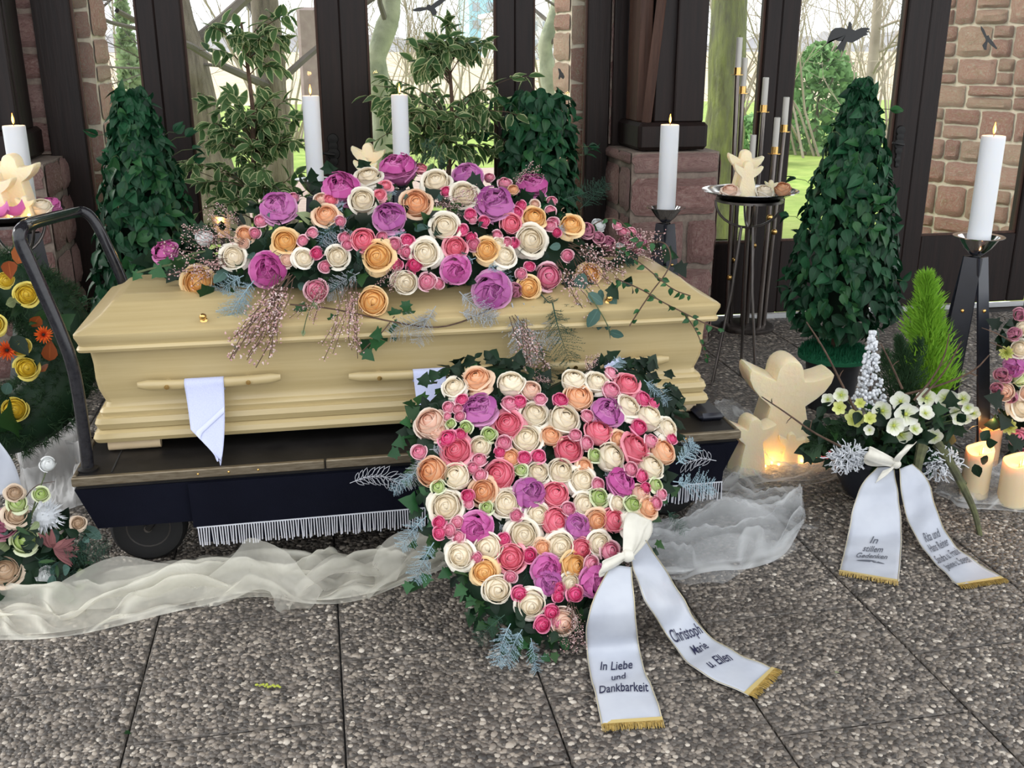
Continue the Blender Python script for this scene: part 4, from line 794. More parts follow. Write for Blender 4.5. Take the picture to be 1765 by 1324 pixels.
for row in HR.split(';'):
    x, y, r, key = row.split(); px = 680 + float(x) / 2.546; py = 600 + float(y) / 2.546; rp_ = float(r) / 2.546
    ex = (px - cen[0]) / 235; ey = (py - cen[1]) / 260; e = min(1, ex * ex + ey * ey); big = key in 'CPOKBLM'
    p = hplane(px, py, .095 - .042 * e ** 2 + (0 if big else .008)); rad = rp_ / pxm(p) * (1.12 if big else 1.1)
    nrm = HN * 1.0 + Vector((ex * .55, 0, 0)) - HU * ey * .45
    bloom(heart, key, p - nrm.normalized() * rad * .15, nrm, rad)
# green collar: ivy, grey fern, twigs around the rim
def rimp(t, o, s=1.0):
    f = t * n % n; i = int(f); q = OP[i].lerp(OP[(i + 1) % n], f - i); return cc.lerp(q, s) + HN * o
it = []
for i in range(230):
    t = R.random(); s = U(.93, 1.07); p = rimp(t, U(-.04, .045), s); out = (rimp(t, 0) - cc).normalized(); bottom = out.dot(HU) < -.6
    it.append((LEAF[R.choice(['ivyl', 'ivyl_d', 'ivyl', 'dark', 'ivy_b'])], TRS(p, frame(p, out + rnd(.45), HN + rnd(.4) + out * .2), U(.028, .05))))
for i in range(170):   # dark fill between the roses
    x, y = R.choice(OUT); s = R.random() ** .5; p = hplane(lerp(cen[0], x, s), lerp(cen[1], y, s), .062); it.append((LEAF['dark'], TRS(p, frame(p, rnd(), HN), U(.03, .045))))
# ivy cascade at upper left and lone leaves seen against coffin and floor
for x, y, r_ in ((735, 690, 30), (728, 665, 26), (752, 655, 26), (770, 648, 22), (716, 700, 24), (708, 730, 24), (698, 760, 26), (688, 778, 24), (720, 740, 22), (845, 628, 24), (1145, 680, 30), (1145, 705, 22), (1120, 632, 30), (1105, 628, 24), (720, 870, 38), (718, 935, 20), (735, 990, 26), (720, 1000, 26), (705, 1003, 22), (775, 985, 24), (800, 1010, 26), (815, 1030, 22), (835, 1075, 20), (815, 1060, 18), (870, 1115, 20), (890, 1120, 22), (920, 1125, 22), (1155, 790, 24), (1165, 840, 24), (1155, 850, 22), (1130, 935, 20), (1125, 950, 18), (935, 1130, 18), (955, 1125, 18), (905, 1105, 24), (880, 1095, 20), (1025, 640, 18)):
    p = hplane(x, y, .03); out = (p - cc).normalized(); it.append((LEAF[R.choice(['ivyl', 'ivyl', 'ivyl_b'])], TRS(p, frame(p, out + rnd(.5), HN + rnd(.3)), r_ / pxm(p) * .95)))
scatter('leaf', it, heart, 'dark_foliage')
for x, y, dx, dy, ln, kd in ((715, 815, -25, 20, 60, 'b'), (735, 890, -45, 50, 85, 'b'), (748, 935, -30, 60, 90, 'b'), (730, 790, -30, 50, 70, 'g'), (1160, 830, 60, 0, 100, 'b'), (1165, 800, 40, -40, 80, 'b'), (1110, 655, 30, 20, 70, 'b'), (900, 1085, -30, 60, 80, 'b'), (915, 1100, 20, 60, 70, 'b'), (870, 1060, -40, 40, 80, 'd'), (880, 1075, -20, 50, 90, 'b'), (740, 775, 60, -10, 70, 'g'), (860, 900, 20, 30, 55, 'g'), (950, 750, -30, 30, 50, 'g'), (1050, 640, 30, -30, 50, 'b'), (850, 680, 20, 10, 45, 'd'), (945, 670, -20, 10, 50, 'd'), (1040, 820, 20, -10, 40, 'g'), (905, 975, 10, 30, 50, 'd'), (1000, 1010, -40, 10, 60, 'b'), (985, 1055, -20, 40, 60, 'd'), (1060, 715, 30, 20, 50, 'd'), (790, 720, -20, -30, 50, 'd'), (1150, 880, 40, 40, 60, 'd')):
    p = hplane(x, y, .075); q = hplane(x + dx, y + dy, .07); put('fern_frond', R.choice(FERN[kd]), heart, TRS(p, frame(p, q - p, HN + rnd(.2)), ln / pxm(p) * .8))
for x, y, dx, dy, ln in ((990, 1045, 5, 60, 80), (985, 1030, -10, 60, 80), (1060, 935, 20, 20, 50), (1010, 645, 10, -40, 55), (955, 660, -30, -10, 45), (1075, 945, -20, 20, 45)):
    p = hplane(x, y, .08); q = hplane(x + dx, y + dy, .06); put('genista_sprig', R.choice(SPRIG), heart, TRS(p, frame(p, q - p, HN), ln / pxm(p)))

# ================================================================ spray of flowers on the coffin lid
EC, ER = Vector((.285, 3.40, .80)), Vector((.78, .33, .36))
def dome(px, py, grow=1.0, fall=3.30):
    d = ray(px, py); r = ER * grow; o = CAM - EC; A = sum((d[i] / r[i]) ** 2 for i in range(3)); B_ = 2 * sum(o[i] * d[i] / r[i] ** 2 for i in range(3)); Cc = sum((o[i] / r[i]) ** 2 for i in range(3)) - 1; D = B_ * B_ - 4 * A * Cc
    if D < 0:
        p = CAM + d * (-B_ / (2 * A)); 
    else: p = CAM + d * ((-B_ - math.sqrt(D)) / (2 * A))
    # never inside or far below the lid
    if p.z < .775 or p.y < CY - .325:
        p = at(px, py, y=CY - .30)
    q = p - EC; return p, Vector((q.x / ER.x ** 2 * .5, q.y / ER.y ** 2 * .9, q.z / ER.z ** 2)).normalized()
spray = thing('coffin_spray', (EC.x, EC.y, .84), 'wide spray of lilac, cream and peach roses with trailing greenery on the coffin', 'flower arrangement')
b = MB(); b.grid(lambda u, v: (EC.x + ER.x * .86 * cos(2 * pi * u) * cos(v * pi / 2), EC.y + ER.y * .72 * sin(2 * pi * u) * cos(v * pi / 2), .838 + .20 * sin(v * pi / 2) + .012 * noise.noise(Vector((u * 40, v * 20, 0)))), 40, 10); b.build('moss_base', 'dark_foliage', spray)
Z6 = lambda x, y: (250 + x / 4.011, 270 + y / 4.011); Z7 = lambda x, y: (640 + x / 4.011, 270 + y / 4.011)
SA = """145 665 80 M;370 870 98 O;610 695 78 C;410 560 55 W;925 365 105 L;935 370 42 T;1020 285 40 T;800 445 44 T;970 590 82 O;850 780 105 M;980 715 50 B;1095 705 62 C;1355 225 108 M;1250 410 78 P;1505 305 80 C;1545 145 82 C;1350 450 38 T;1090 580 36 T;1155 530 38 T;1380 560 40 T;1400 610 36 T;1510 580 80 K;1330 695 72 C;1610 690 95 O;1690 430 98 L;1185 670 40 S;1245 760 40 T;1185 925 72 T;1575 1005 92 O;1280 300 45 K;1220 300 50 B;1720 80 85 M;660 200 0 C;1640 555 38 T;1720 610 44 T;690 540 55 P;680 600 40 B;760 530 36 T;1660 205 42 K;1620 270 40 K;1740 745 40 S;1765 860 60 C;380 940 0 C"""
SB = """190 85 108 M;450 180 88 C;665 140 92 L;640 270 88 C;1110 215 92 M;310 325 92 P;845 335 115 L;510 485 90 C;625 510 44 S;685 400 40 S;700 440 28 T;780 450 38 S;965 465 68 K;1000 385 42 S;1035 340 36 S;1125 425 76 O;870 545 36 T;690 560 36 S;710 610 44 T;580 630 72 K;795 645 76 O;880 600 40 C;920 690 72 C;1100 580 96 C;935 595 38 T;985 600 36 S;370 670 90 C;160 610 48 T;250 580 44 S;245 660 42 T;195 655 22 T;300 745 54 S;235 870 76 C;385 865 58 T;465 880 36 T;585 780 88 M;835 925 115 L;990 925 46 V;1085 905 72 O;1095 760 34 S;1035 810 38 T;1225 830 84 T;1255 460 40 T;1235 480 40 T;1280 525 32 S;1250 305 34 T;1240 375 36 T;1130 330 32 B;1380 480 74 O;1490 510 50 V;1570 560 40 V;1635 600 46 V;1355 685 42 T;1510 810 66 O;1570 475 46 W;1720 630 34 W;815 145 34 T;925 185 44 T;980 230 36 P;735 285 36 S;520 240 36 S;410 265 32 S;100 205 36 K;60 265 40 K;340 80 42 K;1740 520 34 T"""
SB2 = """1760 590 44 V;1830 560 38 V;1870 600 40 V;1800 520 34 T;1830 630 36 V;1700 480 30 T"""
for src, Z in ((SA, Z6), (SB, Z7), (SB2, Z7)):
    for row in src.split(';'):
        x, y, r, key = row.split(); r = float(r)
        if not r: continue
        px, py = Z(float(x), float(y)); p, nn = dome(px, py); rad = 1.2 * r / 4.011 / pxm(p); v = (CAM - p).normalized()
        bloom(spray, key, p, nn * .9 + v * .75 + Vector((0, 0, .15)) + rnd(.14), rad)
it = []
for i in range(420):
    a = R.random() ** .8; px = lerp(300, 1090, R.random()); c = 1 - ((px - 690) / 440) ** 2; py = lerp(485 + 20 * R.random(), 480 - 195 * max(.12, c), R.random() ** .9)
    p, nn = dome(px, py, .93); 
    it.append((LEAF[R.choice(['dark', 'dark', 'ivyl_d', 'ivyl_d', 'ivyl', 'dark', 'euca'])], TRS(p, frame(p, nn + rnd(.7), nn + rnd(.5)), U(.03, .055))))
# single leaves one can point at
for x, y, r_, kd in ((245, 450, 34, 'ivyl_b'), (260, 445, 28, 'ivyl_b'), (300, 470, 40, 'ivyl_d'), (318, 482, 30, 'ivyl_d'), (355, 510, 36, 'ivyl'), (345, 400, 32, 'ivyl_b'), (335, 408, 28, 'ivyl'), (380, 475, 34, 'euca'), (520, 535, 24, 'ivyl_b'), (575, 555, 26, 'ivyl_b'), (560, 565, 18, 'ivyl_b'), (610, 565, 26, 'ivyl_b'), (635, 570, 20, 'ivyl_b'), (660, 575, 30, 'ivyl_b'), (680, 545, 26, 'ivyl_b'), (678, 573, 30, 'ivyl_b'), (630, 598, 26, 'ivyl_b'), (705, 545, 24, 'ivyl'), (720, 565, 24, 'ivyl'), (700, 530, 22, 'ivyl_b'), (995, 540, 36, 'euca'), (1022, 545, 40, 'euca'), (1035, 552, 34, 'euca'), (1048, 555, 28, 'euca'), (1015, 495, 34, 'euca'), (1000, 490, 40, 'euca'), (1035, 512, 26, 'euca'), (1055, 515, 28, 'euca'), (1155, 440, 28, 'ivyl_b'), (1175, 465, 28, 'ivyl'), (1130, 425, 24, 'ivyl'), (958, 425, 24, 'euca'), (600, 320, 22, 'euca'), (745, 335, 30, 'ivyl_d'), (815, 315, 34, 'ivyl_d'), (700, 345, 24, 'euca'), (530, 375, 38, 'olive'), (545, 355, 34, 'dark'), (520, 330, 30, 'dark'), (475, 370, 28, 'euca'), (760, 395, 34, 'dark'), (825, 400, 34, 'dark')):
    p, nn = dome(x, y, 1.03); v = (CAM - p).normalized(); dn = Vector((U(-.5, .5), -.25, -1)) if y > 480 else Vector((U(-1, 1), -.3, U(-.5, .6))); it.append((LEAF[kd], TRS(p - dn.normalized() * .5 * r_ / pxm(p), frame(p, dn, v + rnd(.3)), r_ / pxm(p))))
scatter('leaf', it, spray, 'dark_foliage')
for x, y, dx, dy, ln, kd in ((440, 480, -50, 60, 110, 'b'), (430, 490, -40, 90, 130, 'b'), (420, 475, -60, 40, 90, 'b'), (750, 525, -40, 60, 90, 'g'), (790, 500, 50, 40, 90, 'g'), (790, 535, 60, 10, 80, 'g'), (740, 545, -60, 20, 90, 'g'), (880, 520, 30, 90, 130, 'g'), (890, 540, 10, 80, 110, 'g'), (900, 520, 50, 70, 110, 'g'), (930, 505, 60, 50, 100, 'd'), (600, 375, -40, 30, 80, 'b'), (620, 400, -50, 20, 80, 'g'), (590, 365, -30, -40, 60, 'b'), (640, 340, 40, -20, 60, 'b'), (840, 450, 30, 30, 70, 'b'), (820, 445, -40, 20, 70, 'b'), (590, 430, -50, 20, 80, 'd'), (585, 400, -50, -20, 70, 'd'), (620, 470, -60, 40, 90, 'g'), (610, 440, 50, 30, 60, 'd'), (970, 345, 60, -30, 90, 'd'), (1000, 360, 50, -60, 80, 'd'), (690, 300, 60, -50, 70, 'd'), (770, 290, -40, -60, 70, 'd'), (950, 520, 20, 80, 130, 'd'), (1060, 440, 60, 10, 80, 'd'), (700, 400, -30, 10, 50, 'b'), (960, 390, 40, 10, 60, 'g'), (500, 410, -40, 10, 60, 'd'), (930, 590, 10, 60, 90, 'd')):
    p, nn = dome(x, y, 1.0); q, _ = dome(x + dx, y + dy, 1.02); v = (CAM - p).normalized()
    if y + dy > 520: q = p + Vector((dx * .0018, -.04 - .001 * max(0, dy), -dy * .0018)); p.y -= .02
    put('fern_frond', R.choice(FERN[kd]), spray, TRS(p, frame(p, q - p, v + nn), ln / pxm(p) * .8))
for x, y, dx, dy, ln in ((500, 475, -70, 110, 150), (490, 480, -55, 120, 160), (505, 470, -60, 90, 140), (480, 470, -40, 100, 120), (400, 440, -60, 20, 90), (390, 430, -50, -20, 80), (420, 420, -50, -40, 80), (400, 450, -80, -10, 110), (560, 480, -30, 40, 80), (610, 480, -30, 80, 110), (600, 490, -20, 100, 120), (760, 350, 60, -10, 70), (740, 345, 40, 20, 60), (980, 420, 80, 20, 110), (1000, 430, 60, 40, 100), (960, 450, 60, 70, 110), (1040, 430, 70, 0, 90), (420, 390, -30, -20, 60), (990, 440, 40, 80, 100), (880, 540, 30, 90, 120), (900, 545, 20, 70, 100), (690, 450, -30, 30, 60), (1010, 620, 10, -10, 40), (880, 320, 40, -30, 60), (1060, 410, 60, 10, 90)):
    if y > 600: continue
    p, nn = dome(x, y, 1.02); q = p + Vector((dx * .0018, -.03 - (.0012 * max(0, dy) if y > 440 else 0), -dy * .0018)); p.y -= .03 if y > 460 else 0; v = (CAM - p).normalized(); put('genista_sprig', R.choice(SPRIG), spray, TRS(p, frame(p, q - p, v), ln / pxm(p)))
def vine(pix, depth, r=.0022, lf=None, ls=22, n=10, mt='stem_brown', parent=None, kd='ivyl_b', name='vine'):
    P = [at(x, y, y=d) for (x, y), d in zip(pix, depth)]; P = smooth_path(P, 2); v = MB().tube(P, r, 5).build(name, mt, parent)
    for i in range(n):
        p = P[int((i + .7) / n * (len(P) - 1))]; dn = Vector((U(-1, 1), -.2, U(-1.2, .3))); put('leaf', LEAF[kd], v, TRS(p, frame(p, dn, (CAM - p).normalized() + rnd(.4)), ls / pxm(p) * U(.7, 1.2)))
    return v
# grapevine bow along the lid edge, ivy trail, small-leaved trail at the right
vine([(500, 525), (560, 530), (620, 542), (680, 556), (750, 567), (800, 555), (850, 530), (890, 510)], [3.06] * 3 + [3.03] * 3 + [3.06, 3.1], .0026, n=0, parent=spray, name='twig')
vine([(680, 545), (660, 572), (640, 590), (622, 608)], [3.05, 3.02, 3.02, 3.02], .0018, n=4, ls=24, parent=spray)
SMALL = dict(parent=spray, kd='ivy_b')
vine([(1060, 480), (1105, 498), (1140, 520), (1180, 540), (1215, 558), (1243, 568)], [3.05, 3.02, 3.0, 3.0, 3.0, 3.0], .0022, n=16, ls=13, **SMALL)
vine([(1180, 540), (1200, 570), (1210, 595), (1218, 618)], [3.0, 2.99, 2.99, 2.99], .0018, n=8, ls=12, **SMALL)
vine([(1060, 425), (1100, 450), (1130, 475), (1160, 500), (1190, 510)], [3.2, 3.1, 3.05, 3.0, 3.0], .002, n=12, ls=13, **SMALL)
vine([(1090, 430), (1130, 415), (1150, 420), (1158, 445), (1150, 470), (1125, 500), (1105, 530), (1085, 562)], [3.2, 3.15, 3.12, 3.1, 3.05, 3.02, 3.01, 3.0], .0022, n=9, ls=14, **SMALL)
vine([(1000, 400), (1055, 370), (1085, 395), (1110, 425)], [3.3, 3.3, 3.25, 3.2], .002, n=8, ls=13, **SMALL)
vine([(340, 440), (300, 455), (265, 462), (235, 470)], [3.2, 3.18, 3.16, 3.16], .0035, n=4, ls=26, parent=spray, mt='stem_green')
vine([(360, 432), (320, 440), (290, 458)], [3.2, 3.18, 3.16], .003, n=3, ls=26, parent=spray, mt='stem_green', kd='ivyl')
vine([(545, 510), (530, 540), (522, 575)], [3.06, 3.03, 3.02], .0016, n=2, ls=16, parent=spray, mt='stem_green', kd='olive')
vine([(1010, 500), (1030, 530), (1045, 555), (1052, 575)], [3.06, 3.03, 3.02, 3.01], .0018, n=4, ls=30, parent=spray, mt='stem_green', kd='euca')
# ================================================================ evergreen topiaries and trees
def topiary(base, h0, h1, radf, n, kd, lab, ls=.06, pot=(.13, .24), pm='pot_black', turf=False, name='ivy_topiary', extra=(), grp='potted ivy topiaries'):
    base = Vector(base); t = thing(name, base, lab, 'potted plant', grp)
    pr, ph = pot; MB().lathe([(pr * .78, 0), (pr * .8, .01), (pr * .97, ph * .86), (pr, ph * .87), (pr, ph), (pr * .92, ph), (pr * .9, ph * .93), (.001, ph * .93)], base, 28).build('pot', pm, t)
    MB().tube([base + Vector((0, 0, ph * .9)), base + Vector((.005, 0, lerp(ph, h0, .6))), base + Vector((0, 0, h0 + .1)), base + Vector((0, 0, h1 - .03))], [.022, .02, .018, .006], 9).build('trunk', 'stem_brown', t)
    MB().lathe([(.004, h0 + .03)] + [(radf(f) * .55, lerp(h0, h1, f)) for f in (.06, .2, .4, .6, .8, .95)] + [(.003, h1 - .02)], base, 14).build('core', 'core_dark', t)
    it = []
    for i in range(n):
        f = R.random() ** .95; a = U(0, 2 * pi) if i % 10 < 4 else -pi / 2 + U(-1.9, 1.9); rr = radf(f) * U(.74, 1.06); p = base + Vector((rr * cos(a), rr * sin(a), lerp(h0, h1, f) + U(-.01, .01))); o = Vector((cos(a), sin(a), 0))
        al = (Vector((0, 0, -1)) * U(.3, 1.2) + o * U(.25, 1.0) + rnd(.45)); it.append((LEAF[kd if R.random() < .75 else 'ivy_b'], TRS(p - al.normalized() * ls * .4, frame(p, al, o + Vector((0, 0, .5)) + rnd(.25)), ls * U(.75, 1.25))))
    for i in range(14):
        f = R.random(); a = U(0, 2 * pi); rr = radf(f); p = base + Vector((rr * cos(a), rr * sin(a), lerp(h0, h1, f))); o = Vector((cos(a), sin(a), .3)); q = p + o * U(.04, .09)
        MB().tube([p, p.lerp(q, .5) + Vector((0, 0, .01)), q], .0014, 4).build('tendril', 'stem_green', t)
        for k_ in range(2): it.append((LEAF['ivy_b'], TRS(q, frame(q, o + rnd(.6), rnd() + Vector((0, -.5, 1))), ls * .85)))
    scatter('leaf', it, t, 'ivy_dark')
    if turf:
        tm = MB().add([(-.003, 0, 0), (.003, 0, 0), (0, .004, .02)], [(0, 1, 2)]).mesh('blade', 'turf_green', False); tt = []
        for i in range(2600):
            a = U(0, 6.29); rr = pr * 1.25 * R.random() ** .5; q = base + Vector((rr * cos(a), rr * sin(a), ph * 1.0 - .03 * max(0, rr - pr) / pr * 4 + .008)); tt.append((tm, TRS(q, Matrix.Rotation(U(0, 6.3), 3, 'Z') @ Matrix.Rotation(U(-.6, .6), 3, 'X'), U(.7, 1.4))))
        MB().lathe([(pr * 1.26, ph - .035), (pr * 1.26, ph - .02), (pr * 1.0, ph + .006), (.001, ph + .012)], base, 28).build('turf_disc', 'turf_green', t); merge('turf_blades', tt, t, 'turf_green')
    return t
def cone(rb, rt, bulge=.0): return lambda f: lerp(rb, rt, f ** 1.12) * (min(1, .55 + f * 4.5)) + bulge * sin(pi * f)
# right cone beside the hellebore bowl
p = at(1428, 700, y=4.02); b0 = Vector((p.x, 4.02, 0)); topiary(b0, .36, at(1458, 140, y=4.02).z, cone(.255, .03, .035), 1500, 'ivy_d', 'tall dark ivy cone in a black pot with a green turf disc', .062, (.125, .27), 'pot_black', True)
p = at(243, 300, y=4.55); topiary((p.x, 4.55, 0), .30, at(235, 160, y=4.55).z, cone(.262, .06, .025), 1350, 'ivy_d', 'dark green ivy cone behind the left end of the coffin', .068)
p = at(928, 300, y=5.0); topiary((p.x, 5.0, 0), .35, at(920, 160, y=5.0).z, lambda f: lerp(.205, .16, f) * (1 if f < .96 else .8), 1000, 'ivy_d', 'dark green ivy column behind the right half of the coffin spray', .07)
def ficus(base, tiers, h, lab, seed):
    base = Vector(base); t = thing('variegated_ficus', base, lab, 'potted plant', 'variegated potted trees'); r = random.Random(seed)
    MB().lathe([(.10, 0), (.11, .01), (.13, .22), (.135, .225), (.135, .25), (.12, .25), (.118, .23), (.001, .23)], base, 24).build('pot', 'pot_black', t)
    tr = [base + Vector((.012 * sin(i * 1.3), .01 * cos(i * 1.7), .2 + (h - .2) * i / 8)) for i in range(9)]; MB().tube(tr, [.021 - .015 * i / 8 for i in range(9)], 8).build('trunk', 'stem_brown', t)
    it = []; bm = MB()
    for zc, rad, hh, n in tiers:
        for i in range(n):
            a = r.uniform(0, 2 * pi); o = Vector((cos(a), sin(a), r.uniform(-.15, .75))); s = base + Vector((0, 0, zc - hh * .5 + r.uniform(-.05, .08))); L_ = rad * r.uniform(.55, 1.0); pts = [s]
            for k_ in range(1, 5): pts.append(s + Vector((o.x, o.y, 0)) * L_ * k_ / 4 + Vector((0, 0, o.z * L_ * (k_ / 4) + hh * .5 * (k_ / 4) ** .6 - .35 * L_ * (k_ / 4) ** 2.2)))
            bm.tube(pts, [.004, .003, .0025, .002, .001], 3, 0, False)
            for k_ in range(13):
                f = r.uniform(.25, 1) * 4; j = min(int(f), 3); p = pts[j].lerp(pts[j + 1], f - j); d = (pts[j + 1] - pts[j]).normalized(); al = d * .5 + Vector((r.gauss(0, .6), r.gauss(0, .6), r.gauss(-.3, .6)))
                it.append((LEAF['ficus'], TRS(p, frame(p, al, Vector((r.gauss(0, .5), r.gauss(-.4, .5), 1))), r.uniform(.06, .092))))
    bm.build('twigs', 'stem_brown', t); scatter('leaf', it, t, 'ficus_leaf')
Yf = 5.05; zf = lambda py: at(700, py, y=Yf).z; sc = 1 / 300.
p = at(432, 200, y=Yf); ficus((p.x, Yf, 0), [(zf(70), .24, .22, 14), (zf(190), .29, .34, 24), (zf(250), .26, .2, 12), (zf(320), .36, .22, 24)], zf(40), 'variegated green and cream ficus tree behind the left part of the coffin spray', 4)
p = at(775, 200, y=5.2); ficus((p.x, 5.2, 0), [(zf(60), .13, .2, 7), (zf(90), .24, .2, 15), (zf(190), .50, .25, 30), (zf(235), .40, .25, 24)], zf(35), 'variegated green and cream ficus tree behind the two middle candles', 9)

# ================================================================ candles on tall stands
def flame(p, s=1.0, parent=None, light=.5):
    f = MB().lathe([(.0008, 0), (.004, .006), (.0055, .014), (.0045, .024), (.002, .034), (.0004, .042)], (0, 0, 0), 12).mesh('flame', 'flame'); o = put('flame', f, parent, TRS(p, Matrix.Identity(3), s))
    put('flame_core', MB().lathe([(.0005, .004), (.003, .012), (.0024, .02), (.0003, .03)], (0, -.003, 0), 10).mesh('flame_core', 'flame_core'), o, TRS(p, Matrix.Identity(3), s))
    l = bpy.data.lights.new('candle_light', 'POINT'); l.energy = light; l.color = (1, .55, .2); l.shadow_soft_size = .012; lo = bpy.data.objects.new('candle_light', l); C.objects.link(lo); lo.parent = o; lo.location = (0, 0, .05)
def pillar(base, d, h, lab, name='pillar_candle', grp='tall white candles'):
    base = Vector(base); r = d / 2; c = thing(name, base, lab, 'candle', grp)
    MB().lathe([(r, 0), (r, h - .006), (r * .96, h - .001), (r * .75, h - .002), (r * .35, h - .008), (.001, h - .009)], base, 28).build('wax', 'wax_white', c)
    MB().lathe([(r * .42, h - .0065), (.001, h - .0062)], base, 16).build('melt_pool', 'melted', c)
    MB().tube([base + Vector((0, 0, h - .01)), base + Vector((.001, 0, h + .008))], .0013, 5).build('wick', 'wick', c); flame(base + Vector((0, 0, h + .005)), 1.0, c, .35)
def stand(base, zb, lab, rot=0.0, spread=.13):
    angs = [-pi / 2 + .45, -pi / 2 - .95, pi / 2]
    base = Vector(base); s = thing('candle_stand', base, lab, 'candle stand', 'black candle stands'); M = Matrix.Rotation(pi, 3, 'X')
    MB().lathe([(.022, -.062), (.03, -.055), (.05, -.035), (.066, -.010), (.074, .002), (.092, .006), (.093, .009), (.074, .007), (.062, -.006), (.045, -.028), (.001, -.034)], base + Vector((0, 0, zb)), 32).build('bowl', 'chrome', s)
    MB().lathe([(.016, zb - .12), (.016, zb - .056)], base, 14).build('neck', 'black_paint', s)
    for q in range(3):
        a = angs[q] + rot; o = Vector((cos(a), sin(a), 0)); tdir = Vector((-sin(a), cos(a), 0)); top = base + o * .022 + Vector((0, 0, zb - .07)); bot = base + o * spread; b = MB(); th = o * .008
        w0, w1 = .034, .046; vs = [top - tdir * w0, top + tdir * w0, bot + tdir * w1, bot - tdir * w1]; vs = vs + [v + th for v in vs]
        b.add(vs, [(0, 1, 2, 3), (7, 6, 5, 4), (0, 4, 5, 1), (1, 5, 6, 2), (2, 6, 7, 3), (3, 7, 4, 0)]).build('blade', 'blue_black', s, smooth=False)
        c = top.lerp(bot, .25) + th; MB().ball(c, .008, 0, 10, 6).build('pin', 'brass', s)
def candle_at(px, top, bot, y, d, la, lb, rot=0, spread=.13):
    pb = at(px, bot, y=y); pt = at(px, top, y=y); stand((pb.x, y, 0), pb.z, lb, rot, spread); pillar((pb.x, y, pb.z - .004), d, pt.z - pb.z, la)
candle_at(1148, 213, 360, 4.6, .086, 'tall white lit candle in front of the right stone pier', 'black candle stand with chrome bowl in front of the right stone pier', .0)
candle_at(1687, 232, 411, 3.42, .084, 'tall white lit candle at the far right above the lime conifer', 'black candle stand with chrome bowl at the far right behind the glowing wax candles', 0, .15)
candle_at(544, 163, 312, 4.75, .076, 'white lit candle beside the left variegated tree', 'black candle stand hidden behind the left of the coffin spray', .2)
candle_at(693, 161, 300, 4.75, .076, 'white lit candle in front of the right variegated tree', 'black candle stand hidden behind the middle of the coffin spray', .7)
candle_at(47, 214, 372, 4.45, .086, 'tall white lit candle at the left edge in front of the stone pier', 'black candle stand at the left edge in front of the stone pier', .15, .2)
def at_lean(): pass

# ================================================================ wax angels
AO = [(-.26, 0), (-.235, .2), (-.205, .38), (-.165, .56), (-.20, .60), (-.27, .655), (-.345, .75), (-.385, .84), (-.385, .90), (-.37, .925), (-.30, .895), (-.20, .845), (-.135, .815), (-.128, .83)] + [(.122 * cos(pi - a), .872 + .128 * sin(pi - a)) for a in [i * pi / 10 for i in range(0, 11)]] + [(.128, .83), (.14, .80), (.22, .80), (.32, .825), (.40, .855), (.41, .84), (.395, .785), (.34, .70), (.27, .635), (.20, .585), (.165, .56), (.205, .38), (.235, .2), (.26, 0)]
def angel_mesh(seed=0, th=.17):
    b = MB(); n = len(AO); rows = []
    for yv, s in ((-th, .955), (-th * .85, .988), (-th * .4, 1.0), (th * .4, 1.0), (th * .85, .988), (th, .955)):
        rows.append([(x * s, yv * (1 + .25 * max(0, .5 - z)), .45 + (z - .45) * s if z > 0 else 0) for x, z in AO])
    b.v = [p for r in rows for p in r]; b.a = [(0, 0, 0)] * len(b.v)
    for k_ in range(5):
        for i in range(n): b.f.append((k_ * n + i, k_ * n + (i + 1) % n, (k_ + 1) * n + (i + 1) % n, (k_ + 1) * n + i)); b.m.append(0)
    b.f += [tuple(range(n - 1, -1, -1)), tuple(range(5 * n, 6 * n))]; b.m += [0, 0]
    return b.mesh('wax_angel', 'wax_ivory', True, 50)
ANG = angel_mesh(); ANG2 = angel_mesh(1, .14)
def angel(px, pbot, y, H_px, lab, rz=0.0, z=None, tilt=0.0, grp='wax angels'):
    p = at(px, pbot, y=y); 
    if z is not None: p.z = z
    s = H_px / pxm(p); return put('wax_angel', ANG, None, TRS(p, Matrix.Rotation(rz - YAW * .6, 3, 'Z') @ Matrix.Rotation(tilt, 3, 'X'), s), lab, 'figurine', grp)
def glow(p, e=.6, lab='tiny fairy light', g='fairy lights'):
    o = put('fairy_light', MB().ball((0, 0, 0), .006, 0, 8, 6).mesh('fairy_light', 'fairy_light'), None, Matrix.Translation(p), lab, 'fairy light', g); l = bpy.data.lights.new('fairy_glow', 'POINT'); l.energy = e; l.color = (1, .52, .14); l.shadow_soft_size = .01; lo = bpy.data.objects.new('fairy_glow', l); C.objects.link(lo); lo.parent = o
angel(1339, 790, 3.50, 185, 'large glowing ivory wax angel on the floor beside the bier', .0, 0.0)
angel(1287, 800, 3.38, 105, 'middle-sized wax angel half hidden behind the bier corner', .25, .0)
angel(1359, 798, 3.42, 58, 'smallest wax angel standing in front of the large wax angel', -.1, .005)
for x, y, w_ in ((1308, 796, 'left foot of the large wax angel'), (1330, 800, 'front left foot of the large wax angel'), (1382, 797, 'right foot of the large wax angel'), (1396, 792, 'tulle right of the large wax angel'), (1342, 803, 'left side of the smallest wax angel'), (1318, 806, 'tulle between middle and smallest wax angel'), (1408, 788, 'tulle near the coral petals')): q = at(x, y, z=.012); q.z = .018; glow(q, .07, 'tiny warm fairy light at the ' + w_)
